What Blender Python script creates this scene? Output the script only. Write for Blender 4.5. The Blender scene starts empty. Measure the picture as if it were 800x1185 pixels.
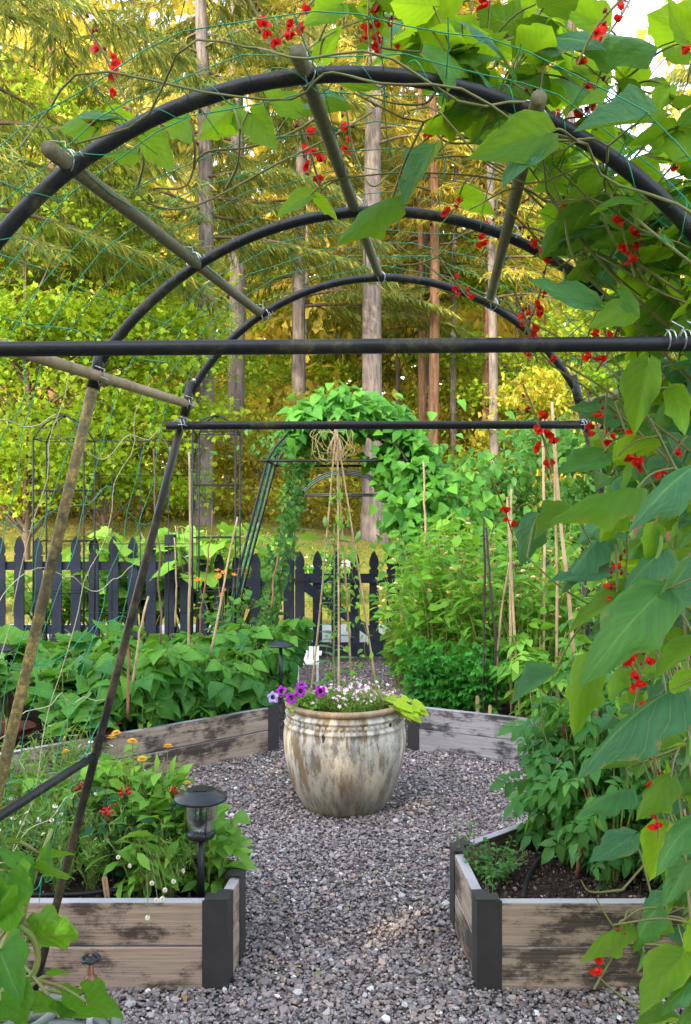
import bpy, math, random
import numpy as np
from mathutils import Vector, Matrix

random.seed(11)
rng = np.random.default_rng(11)
PI = math.pi
SC = bpy.context.scene
COL = SC.collection
CAMZ = 1.6
FPX = 1000.0            # focal length in pixels of the 800 px wide photograph


def P(px, py, d):
    """point at depth d (metres) that the camera sees at photo pixel px, py"""
    return np.array([(px - 400.0) * d / FPX, d, CAMZ + (592.5 - py) * d / FPX])


def nrm(a):
    a = np.asarray(a, float)
    return a / (np.linalg.norm(a, axis=-1, keepdims=True) + 1e-9)


# ------------------------------------------------------------------ objects
def tag(o, label=None, cat=None, group=None, kind=None):
    if label: o['label'] = label
    if cat: o['category'] = cat
    if group: o['group'] = group
    if kind: o['kind'] = kind
    return o


def thing(name, label, cat, loc=(0, 0, 0), group=None):
    o = bpy.data.objects.new(name, None)
    o.empty_display_size = 0.1
    COL.objects.link(o)
    o.location = [float(c) for c in loc]
    return tag(o, label, cat, group)


def wloc(o):
    v = np.zeros(3)
    while o is not None:
        v += np.array(o.location[:])
        o = o.parent
    return v


def kids(o):
    return [c for c in bpy.data.objects if c.parent == o]


KIDS = {}


def copy_tree(o, parent=None):
    c = o.copy()
    COL.objects.link(c)
    if parent is not None:
        c.parent = parent
    for ch in KIDS.get(o.name, []):
        d = copy_tree(ch, c)
    return c


USED = set()


def put(proto, loc, rz=0.0, s=1.0, label=None, group=None):
    """first call moves the prototype itself, later calls copy it with its parts"""
    if proto.name in USED:
        o = proto.copy(); COL.objects.link(o)
        for ch in list(kids_cache(proto)):
            c = ch.copy(); COL.objects.link(c); c.parent = o
            for g in list(kids_cache(ch)):
                d = g.copy(); COL.objects.link(d); d.parent = c
    else:
        USED.add(proto.name); o = proto
    o.location = [float(c) for c in loc]
    o.rotation_euler = (0, 0, rz)
    o.scale = (s, s, s) if np.isscalar(s) else s
    if label: o['label'] = label
    if group: o['group'] = group
    return o


def kids_cache(o):
    return KIDS.get(o.name, [])


class MB:
    """collects geometry and links it as ONE mesh object"""
    def __init__(self):
        self.V = []; self.Q = []; self.T = []; self.L = []; self.mq = []; self.mt = []; self.n = 0

    def add(self, v, q=None, t=None, luv=None, mi=0):
        v = np.asarray(v, float).reshape(-1, 3)
        if luv is None: luv = v.copy()
        self.V.append(v); self.L.append(np.asarray(luv, float).reshape(-1, 3))
        if q is not None and len(q):
            q = np.asarray(q, int).reshape(-1, 4) + self.n; self.Q.append(q); self.mq.append(np.full(len(q), mi))
        if t is not None and len(t):
            t = np.asarray(t, int).reshape(-1, 3) + self.n; self.T.append(t); self.mt.append(np.full(len(t), mi))
        self.n += len(v)

    def inst(self, tm, Rm, off, s, rnd=None, mi=0):
        m = len(off)
        if m == 0: return
        s = np.asarray(s, float)
        if s.ndim == 0: s = np.full(m, float(s))
        if s.ndim == 1: s = np.repeat(s[:, None], 3, 1)
        tv = tm['v']; k = len(tv)
        v = np.einsum('mij,mnj->mni', Rm, tv[None] * s[:, None, :]) + np.asarray(off)[:, None, :]
        if rnd is None: rnd = rng.random(m)
        luv = np.empty((m, k, 3)); luv[:, :, :2] = tm['uv'][None]; luv[:, :, 2] = rnd[:, None]
        base = (np.arange(m) * k)[:, None, None]
        q = (tm['q'][None] + base).reshape(-1, 4) if len(tm['q']) else None
        t = (tm['t'][None] + base).reshape(-1, 3) if len(tm['t']) else None
        self.add(v.reshape(-1, 3), q, t, luv.reshape(-1, 3), mi)

    def mesh(self, name, mats, smooth=True, origin=(0, 0, 0)):
        me = bpy.data.meshes.new(name)
        V = np.concatenate(self.V) - np.asarray(origin, float)
        L = np.concatenate(self.L)
        Q = np.concatenate(self.Q) if self.Q else np.zeros((0, 4), int)
        T = np.concatenate(self.T) if self.T else np.zeros((0, 3), int)
        me.vertices.add(len(V)); me.vertices.foreach_set('co', V.astype(np.float32).ravel())
        nl = Q.size + T.size
        me.loops.add(nl); me.loops.foreach_set('vertex_index', np.concatenate([Q.ravel(), T.ravel()]).astype(np.int32))
        nf = len(Q) + len(T)
        me.polygons.add(nf)
        st = np.concatenate([np.arange(len(Q)) * 4, Q.size + np.arange(len(T)) * 3]).astype(np.int32)
        me.polygons.foreach_set('loop_start', st)
        mi = np.concatenate(self.mq + self.mt).astype(np.int32)
        me.polygons.foreach_set('material_index', mi)
        me.polygons.foreach_set('use_smooth', np.full(nf, smooth))
        for m in (mats if isinstance(mats, (list, tuple)) else [mats]): me.materials.append(m)
        at = me.attributes.new('luv', 'FLOAT_VECTOR', 'POINT')
        at.data.foreach_set('vector', L.astype(np.float32).ravel())
        me.update(calc_edges=True)
        return me

    def build(self, name, mats, parent=None, smooth=True, label=None):
        if parent is not None:
            org = wloc(parent)
        else:
            A = np.concatenate(self.V)
            org = np.array([(A[:, 0].min() + A[:, 0].max()) / 2, (A[:, 1].min() + A[:, 1].max()) / 2, A[:, 2].min()])
        me = self.mesh(name, mats, smooth, org)
        o = bpy.data.objects.new(name, me); COL.objects.link(o)
        if parent is not None:
            o.parent = parent; KIDS.setdefault(parent.name, []).append(o)
        else:
            o.location = org
        if label: o['label'] = label
        return o


def part(me, name, parent, loc=(0, 0, 0), rot=None, s=1.0):
    """a part that shares its mesh data with other parts of the kind; loc is in the parent's frame"""
    o = bpy.data.objects.new(name, me); COL.objects.link(o)
    o.parent = parent; KIDS.setdefault(parent.name, []).append(o)
    if rot is not None:
        m4 = Matrix([list(map(float, rot[0])) , list(map(float, rot[1])), list(map(float, rot[2]))]).to_4x4()
        o.rotation_euler = m4.to_euler()
    o.location = [float(c) for c in loc]
    o.scale = (s, s, s)
    return o


# ------------------------------------------------------------------ shapes
def orient(Y, N):
    Y = nrm(Y); X = nrm(np.cross(Y, N)); Z = np.cross(X, Y)
    return np.stack([X, Y, Z], -1)


def spline(pts, n=24):
    p = np.asarray(pts, float)
    if len(p) < 3:
        t = np.linspace(0, 1, n)[:, None]; return p[0] * (1 - t) + p[-1] * t
    p = np.vstack([2 * p[0] - p[1], p, 2 * p[-1] - p[-2]])
    out = []; segs = len(p) - 3
    for u in np.linspace(0, segs - 1e-6, n):
        i = int(u); t = u - i
        a, b, c, d = p[i:i + 4]
        out.append(.5 * (2 * b + (c - a) * t + (2 * a - 5 * b + 4 * c - d) * t * t + (3 * b - a - 3 * c + d) * t ** 3))
    return np.array(out)


def tube(mb, pts, r, seg=8, cap=True, mi=0, rnd=None):
    p = np.asarray(pts, float); n = len(p)
    r = np.full(n, r) if np.isscalar(r) else np.interp(np.linspace(0, 1, n), np.linspace(0, 1, len(r)), r)
    d = np.gradient(p, axis=0); d = nrm(d)
    up = np.array([0, 0, 1.0]) if abs(d[0, 2]) < .9 else np.array([1.0, 0, 0])
    a = nrm(np.cross(d[0], up)); A = []
    for i in range(n):
        a = nrm(a - d[i] * np.dot(a, d[i])); A.append(a)
    A = np.array(A); B = np.cross(d, A)
    th = np.linspace(0, 2 * PI, seg, endpoint=False)
    v = p[:, None, :] + r[:, None, None] * (np.cos(th)[None, :, None] * A[:, None, :] + np.sin(th)[None, :, None] * B[:, None, :])
    ln = np.concatenate([[0], np.cumsum(np.linalg.norm(np.diff(p, axis=0), axis=1))])
    if rnd is None: rnd = random.random()
    luv = np.empty((n, seg, 3)); luv[:, :, 0] = np.cos(th)[None] * r[:, None]; luv[:, :, 1] = ln[:, None]; luv[:, :, 2] = rnd
    q = []
    for i in range(n - 1):
        for j in range(seg):
            k = (j + 1) % seg
            q.append((i * seg + j, i * seg + k, (i + 1) * seg + k, (i + 1) * seg + j))
    v = v.reshape(-1, 3); luv = luv.reshape(-1, 3); t = []
    if cap:
        b = len(v)
        v = np.vstack([v, p[0], p[-1]]); luv = np.vstack([luv, [0, 0, rnd], [0, ln[-1], rnd]])
        for j in range(seg):
            k = (j + 1) % seg
            t.append((k, j, b)); t.append(((n - 1) * seg + j, (n - 1) * seg + k, b + 1))
    mb.add(v, q, t, luv, mi)


def lathe(mb, prof, c=(0, 0, 0), seg=48, mi=0):
    pr = np.asarray(prof, float); n = len(pr)
    th = np.linspace(0, 2 * PI, seg, endpoint=False)
    v = np.empty((n, seg, 3))
    v[:, :, 0] = pr[:, :1] * np.cos(th); v[:, :, 1] = pr[:, :1] * np.sin(th); v[:, :, 2] = pr[:, 1:]
    v += np.asarray(c, float)
    luv = np.empty((n, seg, 3)); luv[:, :, 0] = np.cos(th) * .5; luv[:, :, 1] = np.sin(th) * .5; luv[:, :, 2] = pr[:, 1:]
    q = []
    for i in range(n - 1):
        for j in range(seg):
            k = (j + 1) % seg
            q.append((i * seg + j, i * seg + k, (i + 1) * seg + k, (i + 1) * seg + j))
    mb.add(v.reshape(-1, 3), q, None, luv.reshape(-1, 3), mi)


def obox(mb, o, ex, ey, ez, lx, ly, lz, mi=0, off=None):
    """box with one corner at o and edges lx*ex, ly*ey, lz*ez; luv = its own coordinates in metres"""
    o = np.asarray(o, float); ex, ey, ez = nrm(ex), nrm(ey), nrm(ez)
    c = np.array([(x, y, z) for z in (0, lz) for y in (0, ly) for x in (0, lx)], float)
    v = o + c[:, :1] * ex + c[:, 1:2] * ey + c[:, 2:] * ez
    if off is None: off = rng.random(3) * 20
    f = [(0, 2, 3, 1), (4, 5, 7, 6), (0, 1, 5, 4), (2, 6, 7, 3), (0, 4, 6, 2), (1, 3, 7, 5)]
    if np.dot(np.cross(ex, ey), ez) < 0: f = [tuple(reversed(x)) for x in f]
    # separate faces so that flat shading keeps its edges
    mb.add(v, f, None, c + off, mi)


def prism(mb, poly, h, o, ex, ey, ez, mi=0):
    """polygon (in ex, ez) extruded by h along ey"""
    poly = np.asarray(poly, float); n = len(poly); off = rng.random(3) * 20
    vs = []; ls = []
    for k in (0, h):
        vs.append(np.asarray(o) + poly[:, :1] * nrm(ex) + k * nrm(ey) + poly[:, 1:] * nrm(ez))
        ls.append(np.column_stack([poly[:, 0], np.full(n, k), poly[:, 1]]) + off)
    v = np.vstack(vs); l = np.vstack(ls)
    q = [(i, (i + 1) % n, n + (i + 1) % n, n + i) for i in range(n)]
    cen = np.vstack([vs[0].mean(0), vs[1].mean(0)]); v = np.vstack([v, cen]); l = np.vstack([l, ls[0].mean(0), ls[1].mean(0)])
    t = [((i + 1) % n, i, 2 * n) for i in range(n)] + [(n + i, n + (i + 1) % n, 2 * n + 1) for i in range(n)]
    mb.add(v, q, t, l, mi)


def bevel(o, w=.003, seg=2):
    m = o.modifiers.new('bevel', 'BEVEL'); m.width = w; m.segments = seg; m.limit_method = 'ANGLE'
    return o


# ------------------------------------------------------------------ leaf templates (length 1 along y, z is the upper side)
def leaf_t(nv, nu, prof, fold=.25, droop=.25, wave=.0, curl=0.0, notch=0.0):
    V = []; U = []
    for i in range(nv + 1):
        v = i / nv; w = prof(v) * (1 + wave * 1.6 * math.sin(v * 17 + 5 * fold) + wave * .8 * math.sin(v * 31))
        for j in range(-nu, nu + 1):
            u = j / nu
            x = u * w
            y = v - notch * (abs(u) ** 1.5) * (1 - v) ** 3
            z = fold * abs(x) - droop * v * v + wave * math.sin(v * 9 + j * 1.3) * abs(u) * w - curl * (u * u) * w
            V.append((x, y, z)); U.append((u, v))
    m = 2 * nu + 1
    q = [(i * m + j, i * m + j + 1, (i + 1) * m + j + 1, (i + 1) * m + j) for i in range(nv) for j in range(2 * nu)]
    return dict(v=np.array(V), q=np.array(q), t=np.zeros((0, 3), int), uv=np.array(U))


def merge_t(items):
    """items: (template, position, angle about z, pitch, scale)"""
    V = []; Q = []; T = []; U = []; n = 0
    for tm, pos, ang, pitch, s in items:
        ca, sa, cp, sp = math.cos(ang), math.sin(ang), math.cos(pitch), math.sin(pitch)
        Rx = np.array([[1, 0, 0], [0, cp, -sp], [0, sp, cp]]); Rz = np.array([[ca, -sa, 0], [sa, ca, 0], [0, 0, 1]])
        V.append((tm['v'] * s) @ (Rz @ Rx).T + np.asarray(pos)); U.append(tm['uv'])
        if len(tm['q']): Q.append(tm['q'] + n)
        if len(tm['t']): T.append(tm['t'] + n)
        n += len(tm['v'])
    return dict(v=np.vstack(V), q=np.vstack(Q) if Q else np.zeros((0, 4), int), t=np.vstack(T) if T else np.zeros((0, 3), int), uv=np.vstack(U))


def pf_bean(v): return .42 * math.sin(PI * min(1, max(v, .0) ** .55)) + (.02 if v < .02 else 0)
def pf_heart(v): return .50 * math.sin(PI * min(1, (v * .96 + .04) ** .5)) ** .9 if v < 1 else 0.0
def pf_ov(v): return .30 * math.sin(PI * v ** .75)
def pf_lan(v): return .13 * math.sin(PI * v ** .8)
def pf_obl(v): return .17 * math.sin(PI * min(1, (v * .95 + .05)) ** 1.25)
def pf_round(v): return .47 * math.sin(PI * min(1, v * .97 + .03) ** .85) ** .7 if v < 1 else .0


T_BEAN = [leaf_t(14, 5, pf_bean, .30, .18, .05, .10, .12), leaf_t(14, 5, pf_bean, .12, .42, .08, .25, .12), leaf_t(14, 5, pf_bean, .55, .05, .07, 0, .10), leaf_t(14, 5, pf_bean, .0, .3, .09, .5, .12), leaf_t(14, 5, pf_bean, -.25, .35, .07, .2, .12), leaf_t(14, 5, pf_bean, .4, -.12, .08, .3, .12)]
T_BEANLO = [leaf_t(5, 1, pf_bean, .3, .25), leaf_t(5, 1, pf_bean, .1, .5), leaf_t(5, 1, pf_bean, .45, .1)]
T_HEART = [leaf_t(12, 4, pf_heart, .22, .25, .07, .1, .2), leaf_t(12, 4, pf_heart, .38, .12, .08, .0, .2)]
T_OV = leaf_t(4, 1, pf_ov, .3, .25)
T_LAN = leaf_t(5, 1, pf_lan, .3, .3)
T_OBL = leaf_t(6, 1, pf_obl, .35, .45, .1)
T_ROUND = leaf_t(5, 2, pf_round, .15, .15, .05)
T_THREAD = leaf_t(2, 1, lambda v: .025 * (1 - v) + .004, 0, .3)
T_TRI = merge_t([(T_BEANLO[0], (0, .25, 0), 0, -.2, .85), (T_BEANLO[1], (.03, .18, 0), -1.25, -.15, .78), (T_BEANLO[1], (-.03, .18, 0), 1.25, -.15, .78)])
T_TRI2 = merge_t([(T_BEANLO[1], (0, .25, 0), .1, -.5, .85), (T_BEANLO[0], (.03, .18, 0), -1.1, -.45, .78), (T_BEANLO[2], (-.03, .18, 0), 1.35, -.3, .78)])
_s = leaf_t(3, 1, pf_ov, .3, .3)
T_TOM = merge_t([(_s, (0, .62, -.08), 0, -.4, .42), (_s, (0, .55, -.05), -1.0, -.2, .36), (_s, (0, .52, -.05), 1.0, -.2, .36), (_s, (0, .33, 0), -1.2, -.1, .34), (_s, (0, .30, 0), 1.2, -.1, .34), (_s, (0, .45, 0), -1.1, 0, .2), (_s, (0, .42, 0), 1.1, 0, .2),
                (leaf_t(3, 1, lambda v: .012, 0, .1), (0, 0, 0), 0, 0, .7)])
_m = leaf_t(2, 1, lambda v: .36 * math.sin(PI * min(1, v * .9 + .1) ** .8), .1, .1)
T_MAPLE = merge_t([(_m, (0, 0, 0), a, -.1, s) for a, s in ((0, 1), (.9, .8), (-.9, .8))])
T_CARD = dict(v=np.array([(-.3, 0, 0), (.3, .05, .05), (.25, .75, -.06), (-.1, 1, -.15)], float), q=np.array([(0, 1, 2, 3)]), t=np.zeros((0, 3), int), uv=np.array([(-1, 0), (1, 0), (1, 1), (-1, 1)], float))
T_NEEDLE = dict(v=np.array([(-.10, 0, 0), (.10, 0, 0), (.13, .5, -.04), (0, 1, -.16), (-.13, .5, -.04)], float), q=np.array([(0, 1, 2, 4)]), t=np.array([(4, 2, 3)]), uv=np.array([(-1, 0), (1, 0), (1, .5), (0, 1), (-1, .5)], float))


def ico(sub=1):
    import bmesh
    bm = bmesh.new(); bmesh.ops.create_icosphere(bm, subdivisions=sub, radius=1)
    v = np.array([x.co[:] for x in bm.verts]); t = np.array([[l.index for l in f.verts] for f in bm.faces]); bm.free()
    return dict(v=v, q=np.zeros((0, 4), int), t=t, uv=v[:, :2].copy())


T_ICO1 = ico(1); T_ICO2 = ico(2)


def rand_rot(m):
    q = nrm(rng.normal(size=(m, 4))); w, x, y, z = q.T
    return np.stack([np.stack([1 - 2 * (y * y + z * z), 2 * (x * y - z * w), 2 * (x * z + y * w)], -1),
                     np.stack([2 * (x * y + z * w), 1 - 2 * (x * x + z * z), 2 * (y * z - x * w)], -1),
                     np.stack([2 * (x * z - y * w), 2 * (y * z + x * w), 1 - 2 * (x * x + y * y)], -1)], -2)


# ------------------------------------------------------------------ materials
def new_mat(name):
    m = bpy.data.materials.new(name); m.use_nodes = True; nt = m.node_tree
    for n in list(nt.nodes): nt.nodes.remove(n)
    return m, nt


class G:
    """tiny node-graph helper"""
    def __init__(self, nt): self.nt = nt

    def n(self, typ, ins=None, **kw):
        nd = self.nt.nodes.new(typ)
        for k, v in kw.items(): setattr(nd, k, v)
        for k, v in (ins or {}).items():
            s = nd.inputs[k]
            if hasattr(v, 'bl_idname') or isinstance(v, bpy.types.NodeSocket):
                self.nt.links.new(v if isinstance(v, bpy.types.NodeSocket) else v.outputs[0], s)
            else: s.default_value = v
        return nd

    def math(self, op, a, b=0.0, c=0.0):
        nd = self.nt.nodes.new('ShaderNodeMath'); nd.operation = op
        for i, v in enumerate((a, b, c)):
            if isinstance(v, bpy.types.NodeSocket): self.nt.links.new(v, nd.inputs[i])
            else: nd.inputs[i].default_value = v
        return nd.outputs[0]

    def mix(self, f, a, b, blend='MIX'):
        nd = self.nt.nodes.new('ShaderNodeMix'); nd.data_type = 'RGBA'; nd.blend_type = blend
        for s, v in ((nd.inputs[0], f), (nd.inputs[6], a), (nd.inputs[7], b)):
            if isinstance(v, bpy.types.NodeSocket): self.nt.links.new(v, s)
            elif np.isscalar(v): s.default_value = v
            else: s.default_value = (*v[:3], 1)
        return nd.outputs[2]

    def ramp(self, f, stops, interp='LINEAR'):
        nd = self.nt.nodes.new('ShaderNodeValToRGB'); cr = nd.color_ramp; cr.interpolation = interp
        while len(cr.elements) < len(stops): cr.elements.new(.5)
        for e, (p, c) in zip(cr.elements, stops):
            e.position = p; e.color = (*c[:3], 1) if not np.isscalar(c) else (c, c, c, 1)
        self.nt.links.new(f, nd.inputs[0]); return nd.outputs[0]

    def luv(self):
        a = self.n('ShaderNodeAttribute', attribute_name='luv'); return a.outputs['Vector']

    def noise(self, vec, scale, detail=4, rough=.55, mapping=None, w=None):
        if mapping is not None:
            mp = self.n('ShaderNodeMapping', {'Vector': vec}); mp.inputs['Scale'].default_value = mapping; vec = mp.outputs[0]
        return self.n('ShaderNodeTexNoise', {'Vector': vec, 'Scale': scale, 'Detail': detail, 'Roughness': rough}).outputs['Fac']

    def out(self, sh):
        self.n('ShaderNodeOutputMaterial', {'Surface': sh})


def leaf_mat(name, cols, trans, tmix=.35, rough=.42, veins=0.0, back=(1.3, 1.25, 1.1), spec=.16, tvar=None):
    m, nt = new_mat(name); g = G(nt)
    luv = g.luv(); sx = g.n('ShaderNodeSeparateXYZ', {'Vector': luv})
    u, v, r = sx.outputs
    oi = g.n('ShaderNodeObjectInfo').outputs['Random']
    f = r if tvar is not None else g.math('FRACT', g.math('ADD', r, g.math('MULTIPLY', oi, .37)))
    col = g.ramp(f, [(i / (len(cols) - 1), c) for i, c in enumerate(cols)])
    geo = g.n('ShaderNodeNewGeometry')
    pos = geo.outputs['Position']
    n1 = g.noise(pos, 14, 3)
    col = g.mix(.35, col, g.mix(n1, (.55, .6, .6), (1.35, 1.3, 1.1)), 'MULTIPLY')
    bump = None
    if veins > 0:
        au = g.math('ABSOLUTE', u)
        ph = g.math('SUBTRACT', g.math('MULTIPLY', v, 5.6), g.math('MULTIPLY', au, 2.3))
        saw = g.math('ABSOLUTE', g.math('SUBTRACT', g.math('FRACT', ph), .5))      # 0.5 at the lines
        side = g.math('MULTIPLY', g.math('SUBTRACT', saw, .455), 22.0)
        side.node.use_clamp = True
        mid = g.math('SUBTRACT', 1.0, g.math('MULTIPLY', au, 20.0)); mid.node.use_clamp = True
        vn = g.math('MAXIMUM', g.math('MULTIPLY', side, .75), mid)
        ph2 = g.math('ADD', g.math('MULTIPLY', au, 6.0), g.math('MULTIPLY', v, 9.0)); ter = g.math('MULTIPLY', g.math('SUBTRACT', g.math('ABSOLUTE', g.math('SUBTRACT', g.math('FRACT', ph2), .5)), .46), 14.0); ter.node.use_clamp = True
        vn = g.math('MAXIMUM', vn, g.math('MULTIPLY', ter, .35))
        col = g.mix(.42, col, g.mix(g.ramp(saw, [(.0, 0.0), (.42, 1.0)]), (1.25, 1.25, 1.2), (.55, .6, .65)), 'MULTIPLY')  # relief shading of the puckered leaf painted into its colour
        col = g.mix(g.math('MULTIPLY', vn, veins), col, (.15, .27, .08))
        cell = g.n('ShaderNodeTexVoronoi', {'Vector': luv, 'Scale': 9.0}); cell.feature = 'SMOOTH_F1'
        puff = g.math('ADD', g.math('MULTIPLY', saw, -.8), g.math('MULTIPLY', cell.outputs['Distance'], -.9))
        bump = g.n('ShaderNodeBump', {'Strength': .30, 'Distance': .005, 'Height': puff}).outputs[0]
        patch = g.noise(luv, 2.2, 4, .6); col = g.mix(.6, col, g.mix(g.ramp(patch, [(.35, 0.0), (.65, 1.0)]), (.62, .70, .75), (1.25, 1.2, 1.0)), 'MULTIPLY')
    if veins > 0:
        wear = g.math('ADD', g.math('MULTIPLY', au, .5), g.noise(pos, 38, 4, .7)); wk = g.ramp(wear, [(1.02, 0.0), (1.08, 1.0)]) if False else g.math('MULTIPLY', g.math('SUBTRACT', wear, 1.03), 16.0); wk.node.use_clamp = True
        col = g.mix(g.math('MULTIPLY', wk, .8), col, (.22, .14, .04))
        sp = g.math('MULTIPLY', g.math('SUBTRACT', g.noise(pos, 75, 3, .6), .70), 14.0); sp.node.use_clamp = True; col = g.mix(g.math('MULTIPLY', sp, .6), col, (.26, .24, .06))
    col = g.mix(geo.outputs['Backfacing'], col, g.mix(1.0, col, back, 'MULTIPLY'))
    ins = {'Base Color': col, 'Roughness': rough, 'Specular IOR Level': spec}
    if bump is not None: ins['Normal'] = bump
    bs = g.n('ShaderNodeBsdfPrincipled', ins)
    tcol = g.mix(.5, trans, g.mix(f, (trans[0] * .75, trans[1] * .8, trans[2]), (trans[0] * 1.25, trans[1] * 1.15, trans[2])))
    if veins > 0: tcol = g.mix(g.math('MULTIPLY', vn, .45), tcol, (trans[0] * .5, trans[1] * .45, trans[2]))
    tr = g.n('ShaderNodeBsdfTranslucent', {'Color': tcol})
    if tvar is not None: tmix = g.ramp(f, [(.35, tvar[0]), (.70, tvar[1])])
    g.out(g.n('ShaderNodeMixShader', {0: tmix, 1: bs.outputs[0], 2: tr.outputs[0]}).outputs[0])
    return m


def plain(name, col, rough=.6, metal=0.0, noise=.25, nscale=30, bump=0.0, col2=None, spec=.4):
    m, nt = new_mat(name); g = G(nt)
    luv = g.luv()
    n1 = g.noise(luv, nscale, 5)
    c2 = col2 if col2 is not None else tuple(c * .55 for c in col)
    c = g.mix(g.ramp(n1, [(.35, 0.0), (.7, 1.0)]), col, c2) if noise > 0 else None
    if c is not None: c = g.mix(noise if col2 is None else 1.0, col, c)
    ins = {'Base Color': c if c is not None else (*col, 1), 'Roughness': rough, 'Metallic': metal, 'Specular IOR Level': spec}
    if bump > 0: ins['Normal'] = g.n('ShaderNodeBump', {'Strength': bump, 'Distance': .004, 'Height': n1}).outputs[0]
    g.out(g.n('ShaderNodeBsdfPrincipled', ins).outputs[0])
    return m


def petal_mat(name, c1, c2, trans=None, tmix=.3):
    m, nt = new_mat(name); g = G(nt)
    sx = g.n('ShaderNodeSeparateXYZ', {'Vector': g.luv()})
    oi = g.n('ShaderNodeObjectInfo').outputs['Random']
    f = g.math('FRACT', g.math('ADD', sx.outputs[2], oi))
    c = g.mix(f, c1, c2)
    bs = g.n('ShaderNodeBsdfPrincipled', {'Base Color': c, 'Roughness': .55, 'Specular IOR Level': .25})
    tr = g.n('ShaderNodeBsdfTranslucent', {'Color': c})
    g.out(g.n('ShaderNodeMixShader', {0: tmix, 1: bs.outputs[0], 2: tr.outputs[0]}).outputs[0])
    return m


def wood_mat(name, pale, mid, dark, amount=.5, top=(.42, .42, .46)):
    m, nt = new_mat(name); g = G(nt)
    luv = g.luv()
    grain = g.noise(luv, 6, 6, .6, mapping=(.35, 8, 9))
    fine = g.noise(luv, 40, 3, .6, mapping=(.12, 3, 5))
    blot = g.noise(luv, 3.2, 9, .74, mapping=(1.1, 2.4, 2.4))
    streak = g.noise(luv, 3, 4, .6, mapping=(.3, 6, 6))
    c = g.mix(g.ramp(grain, [(.3, 0.0), (.7, 1.0)]), pale, mid)
    c = g.mix(g.math('MULTIPLY', g.ramp(fine, [(.4, 0.0), (.75, 1.0)]), .5), c, tuple(x * .5 for x in mid))
    k = g.math('ADD', g.math('MULTIPLY', blot, .78), g.math('ADD', g.math('MULTIPLY', streak, .12), g.math('MULTIPLY', fine, .12)))
    k = g.ramp(k, [(.595 - amount * .13, 0.0), (.665 - amount * .12, 1.0)])
    c = g.mix(g.math('MULTIPLY', k, g.math('ADD', .62, g.math('MULTIPLY', grain, .6))), c, dark)
    # knots
    vo = g.n('ShaderNodeTexVoronoi', {'Scale': 1.0}); mp = g.n('ShaderNodeMapping', {'Vector': luv}); mp.inputs['Scale'].default_value = (2.6, 5.5, .25)
    nt.links.new(mp.outputs[0], vo.inputs['Vector'])
    ring = g.math('SINE', g.math('MULTIPLY', vo.outputs['Distance'], 60.0))
    near = g.ramp(vo.outputs['Distance'], [(.08, 1.0), (.30, 0.0)])
    c = g.mix(g.math('MULTIPLY', near, g.math('ADD', .55, g.math('MULTIPLY', ring, .35))), c, tuple(x * 1.6 for x in dark))
    geo = g.n('ShaderNodeNewGeometry'); nz = g.n('ShaderNodeSeparateXYZ', {'Vector': geo.outputs['Normal']}).outputs[2]
    c = g.mix(g.ramp(nz, [(.75, 0.0), (.92, .8)]), c, top)
    h = g.math('ADD', grain, g.math('MULTIPLY', fine, .6))
    bp = g.n('ShaderNodeBump', {'Strength': .4, 'Distance': .004, 'Height': h}).outputs[0]
    g.out(g.n('ShaderNodeBsdfPrincipled', {'Base Color': c, 'Roughness': .8, 'Normal': bp, 'Specular IOR Level': .25}).outputs[0])
    return m


M = {}
# foliage
M['bean'] = leaf_mat('runner_bean_leaf', [(.028, .115, .050), (.040, .15, .075), (.045, .17, .045), (.055, .18, .035), (.085, .215, .026), (.125, .255, .02)], (.33, .55, .014), .46, .5, .9, (2.1, 1.6, .8), .17, (.18, .56))
M['bush'] = leaf_mat('bush_bean_leaf', [(.04, .16, .035), (.055, .20, .035), (.09, .26, .035), (.12, .30, .04)], (.22, .5, .04), .3, .46, .35, spec=.18)
M['squash'] = leaf_mat('squash_leaf', [(.025, .13, .018), (.045, .18, .018), (.09, .25, .02)], (.26, .50, .02), .36, .5, .8, spec=.17)
M['calen'] = leaf_mat('calendula_leaf', [(.08, .23, .03), (.14, .33, .04), (.22, .43, .055)], (.34, .58, .05), .3, .5)
M['feather'] = leaf_mat('chamomile_leaf', [(.08, .20, .035), (.13, .27, .05), (.18, .33, .07)], (.25, .45, .06), .25, .6)
M['tomato'] = leaf_mat('tomato_leaf', [(.04, .14, .04), (.06, .20, .045), (.10, .26, .06)], (.2, .45, .05), .3, .5)
M['straw'] = leaf_mat('tall_perennial_leaf', [(.05, .18, .025), (.10, .28, .03), (.19, .40, .04), (.06, .20, .03)], (.34, .62, .04), .36, .5)
M['pumpkin'] = leaf_mat('pumpkin_leaf', [(.12, .30, .035), (.18, .40, .045), (.26, .46, .06)], (.34, .58, .05), .35, .5)
M['celery'] = leaf_mat('celery_leaf', [(.03, .17, .025), (.05, .24, .03)], (.15, .45, .04), .3, .45)
M['arch'] = leaf_mat('arch_bean_leaf', [(.035, .15, .025), (.06, .21, .03), (.10, .28, .035)], (.22, .5, .04), .3, .45)
M['shrub'] = leaf_mat('shrub_leaf', [(.025, .09, .025), (.04, .13, .03), (.08, .19, .035)], (.18, .38, .04), .3, .45)
M['gold'] = leaf_mat('maple_leaf', [(.08, .20, .02), (.18, .33, .02), (.34, .44, .03), (.035, .10, .02)], (.42, .58, .03), .42, .5)
M['goldshrub'] = leaf_mat('brush_leaf', [(.08, .14, .025), (.17, .24, .03), (.38, .36, .04), (.30, .20, .04), (.05, .10, .02)], (.6, .56, .03), .4, .5)
M['conifer'] = leaf_mat('fir_needles', [(.04, .08, .02), (.20, .23, .035), (.44, .36, .06), (.56, .42, .09)], (.65, .52, .06), .38, .6)
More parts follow.
